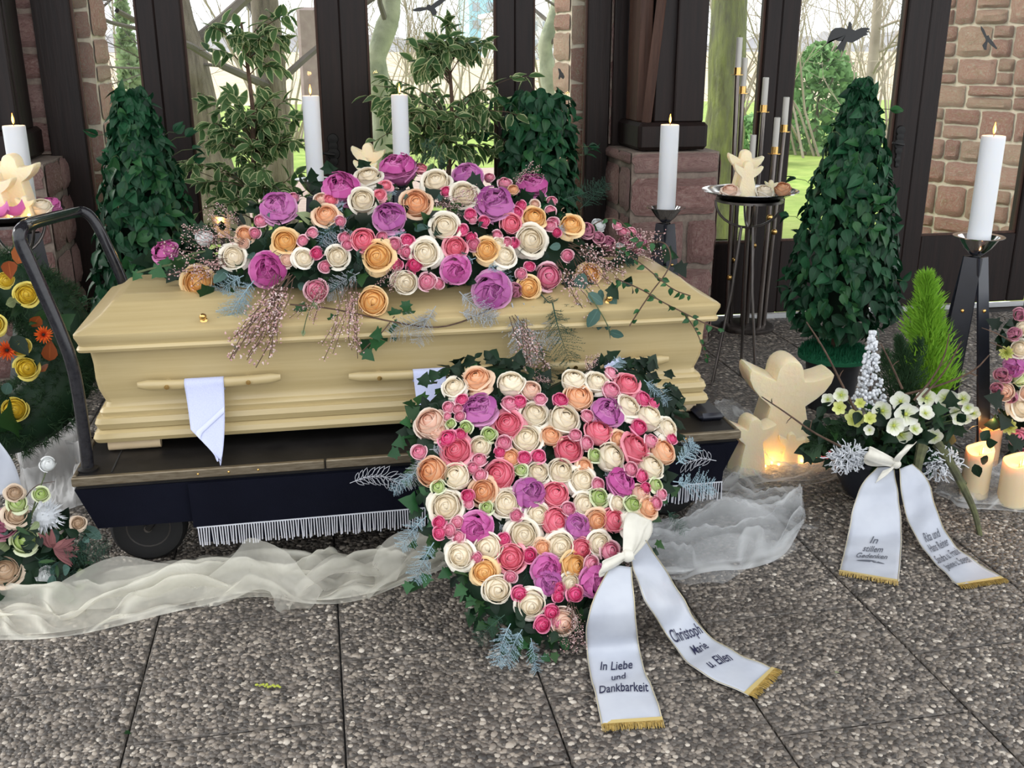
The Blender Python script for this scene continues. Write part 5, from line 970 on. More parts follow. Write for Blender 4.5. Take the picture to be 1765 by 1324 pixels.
# ================================================================ bowls on bent-wire stands
def bowl_stand(px, py, y, dia_px, lab, floor_r=.13, rot=0):
    c = at(px, py, y=y); r = dia_px / 2 / pxm(c); base = Vector((c.x, y, 0)); s = thing('bowl_stand', base, lab, 'stand', 'steel dish stands'); z = c.z
    MB().lathe([(.001, z - .03), (r * .55, z - .03), (r * .75, z - .018), (r * .9, z - .002), (r, z + .004), (r, z + .007), (r * .9, z + .002), (r * .74, z - .012), (r * .5, z - .022), (.001, z - .022)], base, 40).build('dish', 'chrome', s)
    MB().lathe([(r * .63, z - .045), (r * .70, z - .045), (r * .70, z - .034), (r * .63, z - .034), (r * .63, z - .045)], base, 36).build('ring', 'dark_steel', s)
    for q in range(2):
        a = rot + q * pi / 2 + .3; o = Vector((cos(a), sin(a), 0)); pts = [base + o * (r * .70 * cos(t)) + Vector((0, 0, z - .04 - .125 * sin(t))) for t in [i * pi / 16 for i in range(17)]]; MB().tube(pts, .006, 8).build('wire_bow', 'dark_steel', s)
    for q in range(3):
        a = rot + q * 2 * pi / 3; o = Vector((cos(a), sin(a), 0)); MB().tube([base + o * .03 + Vector((0, 0, z - .16)), base + o * .055 + Vector((0, 0, z * .5)), base + o * floor_r + Vector((0, 0, .015)), base + o * (floor_r + .05) + Vector((0, 0, .006))], .0075, 8).build('leg', 'dark_steel', s)
    return base, z, r
bb, bz, br = bowl_stand(1293, 330, 4.4, 165, 'tall steel dish stand holding small wax angels right of the coffin', .12, 1.0)
def on_dish(bb, bz, dx, dy, H, lab, rz=0, grp='small wax angels on dishes'): return put('wax_angel', ANG2, None, TRS((bb.x + dx, bb.y + dy, bz - .021), Matrix.Rotation(rz - YAW, 3, 'Z'), H), lab, 'figurine', grp)
on_dish(bb, bz, -.015, .05, .205, 'taller wax angel at the back of the right dish'); on_dish(bb, bz, -.04, -.045, .165, 'shorter wax angel at the front of the right dish'); on_dish(bb, bz, .085, -.03, .075, 'tiny wax angel on the right dish beside the peach blossom')
def loose(key, p, r, lab, n=(0, -.3, 1), cat='flower', grp='blossoms on the dishes'): o = bloom(None, key, p, n, r); o['label'] = lab; o['category'] = cat; o['group'] = grp
loose('B', (bb.x - .12, bb.y - .05, bz + .012), .04, 'blush rose lying at the left of the right dish'); loose('C', (bb.x + .03, bb.y - .09, bz + .012), .04, 'cream rose in the middle of the right dish'); loose('P', (bb.x + .145, bb.y - .03, bz + .014), .042, 'peach rose lying at the right of the right dish')
bb, bz, br = bowl_stand(18, 366, 4.15, 176, 'tall steel dish stand with angels and petals at the left edge', .14, .5)
on_dish(bb, bz, .02, .05, .235, 'taller wax angel at the back of the left dish'); on_dish(bb, bz, -.025, -.05, .185, 'shorter wax angel at the front of the left dish'); on_dish(bb, bz, .075, -.06, .09, 'tiny wax angel on the left dish')
loose('C', (bb.x + .115, bb.y - .02, bz + .022), .045, 'cream rose on the left dish beside the candle'); loose('M', (bb.x + .13, bb.y + .07, bz + .012), .036, 'magenta rose at the back of the left dish')
for i, (dx, dy) in enumerate(((-.05, -.13), (-.10, -.12), (.01, -.14), (.06, -.12))):
    put('rose_petal', MB().grid(lambda u, v: ((u - .5) * .06, (v - .5) * .05, .02 * ((u - .5) ** 2 + (v - .5) ** 2) * 4), 5, 5, 0, lambda u, v: (.6, v, 0)).mesh('rose_petal', 'rose_magenta'), None, TRS((bb.x + dx, bb.y + dy, bz + .006), rotm((U(-.4, .4), -.6, 1), U(0, 6)), 1.1), 'loose magenta petal, %s on the front rim of the left dish' % ('third from the left', 'leftmost', 'fourth from the left', 'rightmost')[i] if False else 'loose magenta petal, %s of four on the left dish' % ('second from left', 'leftmost', 'third from left', 'rightmost')[i], 'petal', 'petals on the left dish')
for dx, dy, w_ in ((.03, -.10, 'in the middle of the petals on the left dish'), (.09, -.10, 'at the right of the petals on the left dish'), (.00, -.03, 'between the two angels on the left dish')): glow(Vector((bb.x + dx, bb.y + dy, bz + .002)), .022, 'tiny warm fairy light ' + w_, 'fairy lights on the left dish')
bb, bz, br = bowl_stand(640, 312, 4.9, 130, 'dish stand hidden behind the coffin spray carrying a wax angel', .12, .2)
on_dish(bb, bz, -.01, -.02, .20, 'taller wax angel rising behind the top of the coffin spray'); on_dish(bb, bz, -.03, -.10, .14, 'lower wax angel behind the cream rose at the top of the spray')
glow(Vector((bb.x + .03, bb.y - .07, bz + .01)), .1, 'tiny warm fairy light behind the coffin spray', 'fairy lights behind the spray')
# small tealight glass left behind the spray
p = at(383, 400, y=4.5); tl = thing('tealight_glass', (p.x, 4.5, p.z), 'frosted tealight glass glowing behind the left of the spray', 'candle'); MB().lathe([(.03, -.02), (.034, 0), (.04, .07), (.037, .07), (.031, .004), (.001, 0)], p, 20).build('glass', 'wax_peach', tl); flame(p + Vector((0, -.045, .02)), .8, tl, .2)
MB().lathe([(.045, 0), (.045, .01), (.012, .02), (.010, p.z - .03), (.03, p.z - .022), (.03, p.z - .02)], (p.x, 4.5, 0), 16).build('tealight_pedestal', 'dark_steel', label='slim dark pedestal under the tealight glass behind the spray', cat='stand')
# ================================================================ steel tube candelabra
cb = at(1287, 566, z=0); cdl = thing('tube_candelabra', cb, 'tall steel tube candelabra with brass rings standing by the window', 'candelabra')
MB().lathe([(.15, 0), (.155, .006), (.155, .022), (.145, .028), (.001, .028)], cb, 36).build('base_plate', 'dark_steel', cdl)
TUB = [(1271, 128, 65, 1.0), (1280, 160, 100, 1.0), (1316, 192, 134, 1.0), (1351, 226, 168, 1.0), (1335, 264, 203, 1.0), (1294, 300, 233, 1.0)]
for i, (px, pj, ptop, _) in enumerate(TUB):
    a = i * pi / 3 + .5; by = cb.y + .085 * sin(a); j = at(px, pj, y=by); bx = cb.x + (j.x - cb.x) * .75
    MB().tube([(bx, by, .028), (j.x, by, j.z)], .0135, 12).build('tube', 'tube_steel', cdl); MB().tube([(bx + .012, by + .03, .028), (j.x + .012, by + .03, j.z - .02)], .0135, 12).build('tube', 'tube_steel', cdl)
    MB().lathe([(.019, -.002), (.019, .035), (.0168, .035), (.0168, 0)], j, 16).build('brass_ring', 'brass', cdl); MB().lathe([(.001, -.004), (.035, -.004), (.035, -.001), (.001, -.001)], j, 20).build('drip_plate', 'brass', cdl)
    for zz in (.3 + .09 * i,): MB().ball((lerp(bx, j.x, zz / j.z), by - .012, zz), .017, 0, 12, 8).build('brass_ball', 'brass', cdl)
    h = at(px, ptop, y=by).z - j.z; c = thing('thin_candle', (j.x, by, j.z), 'unlit slim white candle, %s of the steel tube candelabra' % ('highest', 'second highest', 'third highest', 'right-hand third lowest', 'second lowest', 'lowest')[i], 'candle', 'slim candles on the candelabra')
    MB().lathe([(.0165, .001), (.0165, h), (.014, h + .002), (.001, h + .001)], j, 14).build('wax', 'wax_grey', c); MB().tube([j + Vector((0, 0, h)), j + Vector((0, 0, h + .015))], .0012, 4).build('wick', 'wick', c)
# ================================================================ glowing wax pillar candles
for (px, pb, pt, y, dpx, mt, lab) in ((1697, 800, 735, 3.28, 41, 'wax_peach', 'tallest peach wax pillar candle with glowing flame at the right'), (1676, 862, 775, 3.02, 46, 'wax_cream', 'cream glowing wax candle behind the mossy branch'), (1745, 872, 795, 2.93, 54, 'wax_cream', 'short cream glowing wax candle at the right edge')):
    p = at(px, pb, y=y); p.z = 0.002; tp = at(px, pt, y=y).z; r = dpx / 2 / pxm((p.x, p.y, .1)); c = thing('wax_candle', p, lab, 'candle', 'glowing wax candles')
    b = MB(); nr = 28; prof = [(r * .97, 0), (r, .01), (r, tp)]; vs = []
    rim = lambda a: tp + .012 * sin(a + 1.2) + .004 * sin(3 * a)
    for rr, zf in ((r * .97, 0), (r, .008), (r, .5), (r, .98), (r * .97, 1.0), (r * .86, .995), (r * .82, .93), (r * .5, .90), (.001, .89)):
        for j in range(nr): a = 2 * pi * j / nr; vs.append((p.x + rr * cos(a), p.y + rr * sin(a), p.z + rim(a) * zf))
    b.add(vs, [(i * nr + j, i * nr + (j + 1) % nr, (i + 1) * nr + (j + 1) % nr, (i + 1) * nr + j) for i in range(8) for j in range(nr)] + [tuple(range(nr - 1, -1, -1))]).build('wax', mt, c)
    flame(Vector((p.x, p.y - r * .25, tp * .91)), .9, c, .3)
# ================================================================ printed sashes
def sash(name, rows, lab, parent, lines, mt='satin', fringe=True, ink='ink'):
    "rows: (left point, right point) down the ribbon; lines: (text, distance down in rows 0..1, letter height m)"
    Lp = smooth_path([Vector(a) for a, _ in rows], 3); Rp = smooth_path([Vector(b) for _, b in rows], 3); n = len(Lp) - 1
    cen_ = [a.lerp(b, .5) for a, b in zip(Lp, Rp)]; arc = [0]
    for i in range(n): arc.append(arc[-1] + (cen_[i + 1] - cen_[i]).length)
    def P(u, s):
        s = min(max(s, 0), arc[-1] - 1e-6); i = max(j for j in range(n) if arc[j] <= s); f = (s - arc[i]) / max(1e-9, arc[i + 1] - arc[i]); a = Lp[i].lerp(Lp[i + 1], f); b = Rp[i].lerp(Rp[i + 1], f); return a.lerp(b, u)
    def Nrm(u, s): a = P(u + .02, s) - P(u - .02, s); b = P(u, s + .004) - P(u, s - .004); v = b.cross(a); v = v.normalized() if v.length > 1e-9 else Vector((0, 0, 1)); return v if v.dot(CAM - P(u, s)) > 0 else -v
    T = arc[-1]; wv = lambda u, s: .0035 * sin(u * 4 + s * 28) * sin(pi * u) + .002 * sin(s * 61 + u * 2)
    rib = MB().grid(lambda v, u: P(u, v * T) + Nrm(u, v * T) * wv(u, v * T), 60, 10).build(name, mt, parent, sharp=0, label=lab)
    sd_ = rib.modifiers.new('thick', 'SOLIDIFY'); sd_.thickness = .0008; sd_.offset = -1
    for uu in (.012, .988): MB().tube([P(uu, i / 50 * T) + Nrm(uu, i / 50 * T) * (.0012 + wv(uu, i / 50 * T)) for i in range(51)], .0013, 4).build('gold_edging', 'gold_edge', rib)
    if fringe:
        MB().grid(lambda v, u: P(u, T - .012 + v * .012) + Nrm(u, T - .006) * .0025, 2, 8).build('gold_hem', 'gold_hem', rib)
        e0, e1 = P(0, T), P(1, T); dn = (P(.5, T) - P(.5, T - .02)).normalized(); b = MB(); m = 90
        for i in range(m):
            p = e0.lerp(e1, (i + .5) / m) + Vector((0, 0, .003)); q = p + dn * U(.016, .024) + rnd(.0016); q.z = max(.004, q.z - .002); b.tube([p, p.lerp(q, .5) + Vector((0, 0, .002)), q], .0012, 3)
        b.build('gold_fringe', 'gold_fringe', rib)
    def py_of(s): q = P(.5, s) - CAM; return 662 - F * q.dot(cu) / q.dot(cf)
    for txt, f, hgt, fw in lines:
        f = min((abs(py_of(i / 400 * T) - f), i / 400) for i in range(80, 401))[1]
        cv = bpy.data.curves.new('lettering', 'FONT'); cv.body = txt; cv.size = hgt * 1.38; cv.shear = .35; cv.align_x = 'CENTER'; cv.offset = .0004; cv.resolution_u = 3
        to = bpy.data.objects.new('lettering_tmp', cv); C.objects.link(to); bpy.context.view_layer.update(); me = bpy.data.meshes.new_from_object(to.evaluated_get(bpy.context.evaluated_depsgraph_get())); bpy.data.objects.remove(to); tw_ = max(v.co.x for v in me.vertices) - min(v.co.x for v in me.vertices); tc_ = (max(v.co.x for v in me.vertices) + min(v.co.x for v in me.vertices)) / 2; bpy.data.curves.remove(cv)
        for v in me.vertices:
            s = f * T - v.co.y; u = .5 + (v.co.x - tc_) / tw_ * fw; v.co = P(u, s) + Nrm(u, s) * (.0032 + wv(u, s))
        me.materials.clear(); me.materials.append(M_[ink]); put('lettering', me, rib)
    return rib, P, Nrm, T
def A(px_, py_, **k): return at(px_, py_, **k)
def Hh(x, y, o=.13): return hplane(x, y, o)
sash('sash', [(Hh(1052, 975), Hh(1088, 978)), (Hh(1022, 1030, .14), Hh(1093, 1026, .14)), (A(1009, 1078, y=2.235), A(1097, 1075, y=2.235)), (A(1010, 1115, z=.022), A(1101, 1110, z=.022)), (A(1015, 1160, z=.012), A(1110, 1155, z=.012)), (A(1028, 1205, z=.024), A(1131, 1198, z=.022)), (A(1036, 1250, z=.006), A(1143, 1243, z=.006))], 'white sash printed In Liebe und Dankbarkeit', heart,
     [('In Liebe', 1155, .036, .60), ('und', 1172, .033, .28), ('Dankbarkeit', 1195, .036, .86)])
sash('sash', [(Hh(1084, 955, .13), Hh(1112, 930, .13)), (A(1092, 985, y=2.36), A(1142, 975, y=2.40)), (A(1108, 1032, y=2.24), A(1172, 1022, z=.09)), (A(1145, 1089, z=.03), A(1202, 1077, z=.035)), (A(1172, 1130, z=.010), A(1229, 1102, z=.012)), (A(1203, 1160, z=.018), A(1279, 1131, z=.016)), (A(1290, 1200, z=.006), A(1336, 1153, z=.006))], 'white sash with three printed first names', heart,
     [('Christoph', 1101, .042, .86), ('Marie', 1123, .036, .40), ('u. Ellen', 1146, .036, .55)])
def strip(name, pts, wdir, w, mt, parent, tw=0.0, k_=2, cup=.004):
    P = smooth_path([Vector(p) for p in pts], k_); n = len(P) - 1; wd = Vector(wdir).normalized(); ws = w if hasattr(w, '__len__') else [w, w]
    def fn(v, u):
        f = v * n; i = min(int(f), n - 1); c = P[i].lerp(P[i + 1], f - i); t = (P[i + 1] - P[i]).normalized(); q = Matrix.Rotation(tw * v, 3, t) @ wd; ww = ws[0] + (ws[-1] - ws[0]) * v if len(ws) == 2 else ws[min(int(v * (len(ws) - 1)), len(ws) - 2)] * (1 - (v * (len(ws) - 1)) % 1) + ws[min(int(v * (len(ws) - 1)) + 1, len(ws) - 1)] * ((v * (len(ws) - 1)) % 1)
        return c + q * (u - .5) * ww + t.cross(q) * cup * sin(u * 7 + v * 5)
    o = MB().grid(fn, max(12, n), 8).build(name, mt, parent, sharp=0); m = o.modifiers.new('thick', 'SOLIDIFY'); m.thickness = .001; return o
K1 = Hh(1082, 958, .15)
strip('bow_loop', [K1, Hh(1092, 925, .165), Hh(1095, 900, .16), Hh(1106, 885, .14), Hh(1112, 915, .135), K1 - HN * .01], (1, 0, -.5), [.02, .06, .07, .06, .03], 'satin_cream', heart)
strip('bow_loop', [K1, Hh(1060, 970, .165), Hh(1030, 982, .155), Hh(1045, 985, .14), K1 - HN * .012], (.2, 0, 1), [.02, .04, .045, .03, .02], 'satin_cream', heart)
MB().ball(K1, .018, 0, 12, 8).build('bow_knot', 'satin_cream', heart)
# ================================================================ bowl of hellebores
PB = Vector((1.96, 3.10, 0)); bowl = thing('hellebore_bowl', PB, 'slate planter bowl with white hellebores, conifers and silver heather on the floor', 'planter')
MB().lathe([(.10, 0), (.115, .004), (.150, .06), (.172, .13), (.178, .155), (.183, .16), (.183, .172), (.165, .172), (.16, .155), (.001, .15)], PB, 36).build('bowl', 'pot_slate', bowl)
MB().lathe([(.165, .150), (.12, .185), (.05, .2), (.001, .205)], PB, 24).build('soil', 'dark_foliage', bowl)
Z8 = lambda x, y: (1380 + x / 4.584, 560 + y / 4.584)
it = []
for i in range(380):
    a = U(0, 6.29); r_ = .20 * R.random() ** .5 * (1.15 if cos(a) < 0 else 1); p = PB + Vector((r_ * cos(a), r_ * .8 * sin(a), .17 + U(0, .10) * (1.1 - r_ * 3))); o = Vector((cos(a), sin(a), .5)); it.append((LEAF[R.choice(['dark', 'dark', 'ivyl_d', 'long', 'dark', 'ivyl'])], TRS(p, frame(p, o + rnd(.5), Vector((0, -.3, 1)) + rnd(.4)), U(.035, .07))))
for i in range(150):
    px, py = U(1400, 1650), U(700, 800); p = at(px, py, y=3.0 + U(-.04, .06))
    if p.z > .12: it.append((LEAF[R.choice(['dark', 'ivyl_d', 'long', 'ivyl', 'dark'])], TRS(p, frame(p, rnd() + Vector(((px - 1530) * .01, -.3, .1)), CAM - p + rnd(.5)), U(.04, .07))))
scatter('leaf', it, bowl, 'dark_foliage')
for x, y, r_, g in ((650, 680, 72, 0), (830, 705, 88, 0), (995, 580, 68, 0), (1150, 580, 80, 0), (790, 605, 70, 0), (735, 795, 70, 0), (985, 700, 58, 0), (790, 870, 75, 0), (900, 825, 50, 0), (1055, 885, 62, 0), (1285, 585, 52, 0), (1320, 655, 44, 0), (1250, 740, 50, 0), (1310, 745, 40, 0), (1370, 700, 48, 0), (1225, 690, 40, 0), (320, 555, 55, 0), (215, 590, 46, 0), (545, 740, 48, 1), (425, 750, 72, 1), (305, 655, 52, 1), (545, 830, 40, 0), (470, 620, 40, 1)):
    px, py = Z8(x, y); p = at(px, py, y=2.95 + U(-.03, .05) + (.06 if y < 620 else 0)); v = (CAM - p).normalized(); put('hellebore', HELG if g else HELL, bowl, TRS(p, rotm(v + Vector((U(-.5, .5), 0, U(-.3, .5))), U(0, 6)), r_ / 4.584 / pxm(p) * 1.25)); MB().tube([p, p.lerp(PB + Vector((0, 0, .2)), .5) + Vector((0, 0, .01)), PB + Vector((U(-.05, .05), U(-.05, .05), .18))], .0022, 4).build('flower_stem', 'stem_green', bowl)
# conifers: feathery upright shoots
def shoot_mesh(mt, seed, n=1500, L_=1.0, w=.16):
    r = random.Random(seed); b = MB(); b.tube([(0, 0, 0), (0, .5, 0), (0, .95, 0)], [.014, .01, .003], 4)
    for i in range(n):
        t = r.random() ** .9; a = r.uniform(0, 6.29); rr = w * (1 - t) ** .6 * r.uniform(.2, 1.15) * (min(1, t * 6 + .3)) * (.8 + .35 * sin(a * 3 + t * 14)); p = Vector((rr * cos(a), t * .95, rr * sin(a))); d = (Vector((cos(a) * .8, 1.1, sin(a) * .8)) + Vector((r.gauss(0, .3), r.gauss(0, .3), r.gauss(0, .3)))).normalized() * .085; x = d.orthogonal().normalized() * .006; b.add([p - x, p + x, p + d], [(0, 1, 2)])
    return b.mesh('shoot', mt, False)
def shoot(parent, mt, p0, p1, w, n, seed, name): put(name, shoot_mesh(mt, seed, n, 1, w), parent, TRS(p0, frame(p0, Vector(p1) - Vector(p0), (0, -1, .2)), (Vector(p1) - Vector(p0)).length))
for (x0, y0), (x1, y1), d, w, n, mt, nm in (((1600, 690), (1596, 466), 3.16, .22, 3600, 'thuja', 'lime_conifer_shoot'), ((1612, 680), (1622, 560), 3.16, .26, 1500, 'thuja', 'lime_conifer_shoot'), ((1570, 700), (1548, 575), 3.15, .22, 1500, 'conifer', 'dark_conifer_shoot'), ((1560, 700), (1585, 580), 3.13, .26, 1500, 'conifer', 'dark_conifer_shoot'), ((1540, 700), (1525, 600), 3.15, .3, 1200, 'conifer', 'dark_conifer_shoot'), ((1480, 740), (1385, 775), 3.02, .28, 900, 'conifer', 'dark_conifer_shoot'), ((1480, 745), (1400, 750), 3.02, .3, 900, 'conifer', 'dark_conifer_shoot')):
    shoot(bowl, mt, at(x0, y0, y=d), at(x1, y1, y=d - (.05 if y1 > 700 else 0)), w, n, hash((x0, y0)) % 99, nm)
# silver-white heather spike, silver cushions
r = random.Random(6); it = []; hb = MB().ball((0, 0, 0), 1, 0, 6, 4).mesh('bud', 'silver_leaf')
for i in range(330):
    t = r.random(); c0, c1 = at(1498, 700, y=3.06), at(1504, 572, y=3.10); c = c0.lerp(c1, t); rr = lerp(.075, .010, t ** .7) * r.random() ** .5; a = r.uniform(0, 6.3); it.append((hb, TRS(c + Vector((rr * cos(a), rr * sin(a) * .7, 0)), Matrix.Identity(3), r.uniform(.004, .0085))))
hsp = MB().tube([at(1498, 720, y=3.06), at(1504, 575, y=3.10)], [.004, .001], 5).build('heather_spike', 'stem_brown', bowl); merge('buds', it, hsp, 'silver_leaf')
for (cx, cy, w_, h_), d in (((1462, 790, 38, 22), 2.93), ((1622, 800, 32, 26), 2.93)):
    c = at(cx, cy, y=d); k_ = pxm(c); b = MB(); r = random.Random(cx)
    for i in range(240):
        o = Vector((r.gauss(0, 1), r.gauss(0, 1), r.gauss(0, 1))).normalized(); p = c + Vector((o.x * w_, o.y * 18, o.z * h_)) / k_ * r.uniform(.35, 1); q = p + (o + Vector((r.gauss(0, .5), r.gauss(0, .5), r.gauss(0, .5)))) * .014; b.tube([p, q, q + Vector((r.gauss(0, .008), r.gauss(0, .008), r.gauss(0, .008)))], [.002, .0024, .0018], 4)
    b.build('silver_cushion', 'silver_leaf', bowl)
def twig(pix, ds, r0, mt, parent, side=(), nm='twig'):
    P = smooth_path([at(x, y, y=d) for (x, y), d in zip(pix, ds)], 2); n = len(P); b = MB().tube(P, [lerp(r0, r0 * .35, i / n) for i in range(n)], 7)
    for f, dx, dz in side: p = P[int(f * (n - 1))]; b.tube([p, p + Vector((dx, 0, dz)) * .6, p + Vector((dx, -.005, dz))], [r0 * .5, r0 * .4, r0 * .2], 4)
    return b.build(nm, mt, parent)
twig([(1475, 710), (1450, 660), (1420, 600), (1390, 555)], [3.0, 3.0, 3.02, 3.05], .005, 'stem_brown', bowl, ((.4, .01, .03), (.7, -.02, .02)))
twig([(1450, 770), (1400, 745), (1360, 715), (1313, 684)], [2.95, 2.93, 2.92, 2.92], .0045, 'stem_brown', bowl, ((.4, .005, .045), (.6, -.02, -.02), (.8, -.005, .02)))
twig([(1560, 680), (1620, 665), (1680, 640), (1705, 612)], [3.05, 3.03, 3.0, 3.0], .005, 'stem_brown', bowl, ((.3, .02, .05), (.6, .03, -.01)))
twig([(1575, 690), (1610, 650), (1630, 610), (1636, 575)], [3.0, 3.0, 3.0, 3.0], .004, 'stem_brown', bowl, ((.5, .03, .03),)); twig([(1590, 685), (1630, 640), (1657, 588)], [3.0, 3.0, 3.0], .004, 'stem_brown', bowl); twig([(1555, 670), (1535, 625), (1518, 592)], [3.02, 3.02, 3.02], .0045, 'stem_brown', bowl, ((.5, .02, .02),))
twig([(1615, 765), (1640, 800), (1660, 840), (1680, 880), (1690, 925)], [2.96, 2.90, 2.86, 2.80, 2.725], .019, 'branch_moss', bowl, ((.45, .03, -.02),), 'mossy_branch'); twig([(1590, 770), (1582, 800), (1580, 838)], [2.94, 2.90, 2.88], .022, 'branch_moss', bowl, (), 'mossy_branch')
for px, py in ((1700, 765), (1690, 790), (1680, 800), (1692, 760), (1676, 735), (1655, 725), (1665, 715)):
    p = at(px, py, y=2.88); put('leaf', LEAF['dark'], bowl, TRS(p, frame(p, rnd(), CAM - p), .055))
SASH3 = sash('sash', [(A(1512, 806, y=2.905), A(1540, 806, y=2.905)), (A(1486, 830, y=2.875), A(1545, 830, y=2.875)), (A(1470, 872, y=2.80), A(1551, 870, y=2.80)), (A(1462, 918, z=.035), A(1555, 920, z=.035)), (A(1455, 950, z=.012), A(1553, 960, z=.012)), (A(1446, 986, z=.006), A(1549, 1004, z=.006))], 'white sash printed In stillem Gedenken', bowl,
     [('In', 937, .036, .15), ('stillem', 951, .032, .36), ('Gedenken', 964, .036, .54)], ink='ink_grey')
sash('sash', [(A(1550, 808, y=2.89), A(1572, 800, y=2.89)), (A(1551, 838, y=2.86), A(1600, 822, y=2.86)), (A(1561, 895, y=2.77), A(1612, 875, y=2.77)), (A(1592, 950, z=.018), A(1635, 930, z=.03)), (A(1620, 980, z=.010), A(1668, 960, z=.012)), (A(1651, 1010, z=.006), A(1732, 998, z=.006))], 'white sash with four lines of printed names', bowl,
     [('Rita und', 930, .036, .60), ('Hans Reiner', 947, .036, .72), ('Sandra u. Frank', 963, .036, .84), ('Janine u. Soeren', 977, .036, .78)], ink='ink_grey')
rb3, P3, N3, T3 = SASH3
s3 = min((abs((lambda q: 662 - F * q.dot(cu) / q.dot(cf))(P3(.5, i / 400 * T3) - CAM) - 972), i / 400) for i in range(80, 401))[1] * T3
MB().grid(lambda u, v: (lambda uu, ss: P3(uu, ss) + N3(uu, ss) * .006)(.24 + .5 * u, s3 + .006 * sin(u * 3.1) * -1 + (v - .5) * .014 * sin(pi * u) ** .7), 16, 3).build('printed_leaf', 'ink_grey', rb3)
K2 = at(1545, 800, y=2.87)
strip('bow_loop', [K2, at(1515, 790, y=2.83), at(1490, 778, y=2.84), at(1498, 795, y=2.87), K2 + Vector((0, .01, 0))], (.3, 0, 1), [.02, .045, .05, .04, .02], 'satin_cream', bowl); strip('bow_loop', [K2, at(1555, 782, y=2.84), at(1572, 762, y=2.86), at(1560, 778, y=2.9), K2 + Vector((0, .012, 0))], (1, 0, .4), [.02, .045, .05, .04, .02], 'satin_cream', bowl); MB().ball(K2, .016, 0, 12, 8).build('bow_knot', 'satin_cream', bowl)
strip('bow_tail', [K2, at(1535, 812, y=2.86), at(1515, 822, y=2.87)], (.5, 0, 1), [.015, .05], 'satin_cream', bowl)
# ================================================================ arrangement cut by the right edge
ra = at(1790, 850, z=0); rar = thing('rose_arrangement', (ra.x, 3.25, 0), 'rose and carnation arrangement cut off by the right edge of the picture', 'flower arrangement')
b = MB(); b.lathe([(.12, 0), (.15, .2), (.21, .35), (.2, .52), (.1, .62), (.001, .63)], (ra.x + .36, 3.42, 0), 20); b.build('moss_base', 'dark_foliage', rar)
Z9 = lambda x, y: (1600 + x / 3.31, 500 + y / 3.31)
for x, y, r_, kd in ((525, 335, 50, 'C'), (490, 435, 52, 'L'), (435, 580, 52, 'B'), (530, 510, 46, 'G'), (525, 675, 58, 'C'), (560, 590, 40, 'B'), (515, 840, 48, 'T'), (545, 215, 42, 'C'), (490, 250, 36, 'V'), (415, 480, 34, 'V'), (390, 560, 30, 'V'), (470, 610, 34, 'V'), (520, 140, 34, 'V'), (580, 420, 50, 'O'), (600, 300, 60, 'C'), (620, 700, 60, 'P'), (600, 800, 50, 'B'), (560, 940, 40, 'T'), (640, 560, 55, 'C'), (440, 500, 30, 'V')):
    px, py = Z9(x, y); p = at(px, py, y=3.22); bloom(rar, kd, p, (CAM - p).normalized() + rnd(.2), r_ / 3.31 / pxm(p) * 1.15)
for x, y, r_ in ((445, 358, 46), (460, 780, 52)): px, py = Z9(x, y); p = at(px, py, y=3.2); put('carnation', CARN, rar, TRS(p, rotm(CAM - p), r_ / 3.31 / pxm(p)))
it = []
for i in range(120): px = U(1722, 1860); py = U(540, 870); p = at(px, py, y=3.27); it.append((LEAF[R.choice(['dark', 'ivyl_d', 'euca', 'dark'])], TRS(p, frame(p, Vector((-.6, -.3, 0)) + rnd(.7), (0, -1, .4)), U(.04, .07))))
for x, y in ((420, 640), (440, 720), (545, 890), (530, 1040), (520, 1200)): px, py = Z9(x, y); p = at(px, py, y=3.0 if y > 1000 else 3.19); it.append((LEAF['ivyl_d' if y < 1000 else 'ivyl'], TRS(p, frame(p, Vector((-.7, -.2, .2)) + rnd(.3), (0, -1, .5)), .075)))
scatter('leaf', it, rar, 'dark_foliage')
for (x0, y0), (x1, y1) in (((1745, 590), (1692, 565)), ((1745, 610), (1707, 590)), ((1730, 720), (1700, 682)), ((1730, 740), (1707, 712))): twig([(x0, y0), ((x0 + x1) / 2, (y0 + y1) / 2 - 3), (x1, y1)], [3.2] * 3, .003, 'stem_brown', rar)
# ================================================================ wreath with yellow roses at the left edge
lw = Vector(at(-25, 610, y=3.75)); wr = thing('wreath', (lw.x, lw.y, 0), 'evergreen wreath with yellow roses and orange gerberas at the left edge', 'wreath')
RW, rw = .26, .11; wn2 = Vector((.25, -.9, .35)).normalized(); wx = Vector((1, .25, .0)).normalized(); wy = wn2.cross(wx).normalized(); wy = wy if wy.z > 0 else -wy
tor = lambda a, c: lw + (wx * cos(a) + wy * sin(a)) * (RW + rw * cos(c)) + wn2 * rw * sin(c) * .8
MB().grid(lambda u, v: tor(2 * pi * u, 2 * pi * v), 36, 12).build('wreath_ring', 'dark_foliage', wr)
nm_ = MB(); r = random.Random(2)
for i in range(9): d = Vector((r.gauss(0, .5), 1, r.gauss(0, .5))).normalized() * .8; x = d.orthogonal().normalized() * .03; p = Vector((r.gauss(0, .1), r.uniform(0, .3), 0)); nm_.add([p - x, p + x, p + d], [(0, 1, 2)])
NM = nm_.mesh('needle_tuft', 'conifer', False); it = []
for i in range(1500): a, c = U(0, 6.29), U(-.5, 3.6); p = tor(a, c); q = tor(a, c + .01) ; o = (p - (lw + (wx * cos(a) + wy * sin(a)) * RW)).normalized(); it.append((NM, TRS(p, frame(p, o + rnd(.6), rnd()), U(.03, .055))))
merge('needles', it, wr, 'conifer')
for px, py, r_, kd in ((10, 483, 16, 'Y'), (46, 508, 22, 'Y'), (46, 634, 22, 'Y'), (25, 706, 24, 'Y'), (36, 598, 18, 'Y'), (-10, 560, 20, 'Y')): p = at(px, py, y=3.58); bloom(wr, kd, p, CAM - p, r_ / pxm(p) * .95)
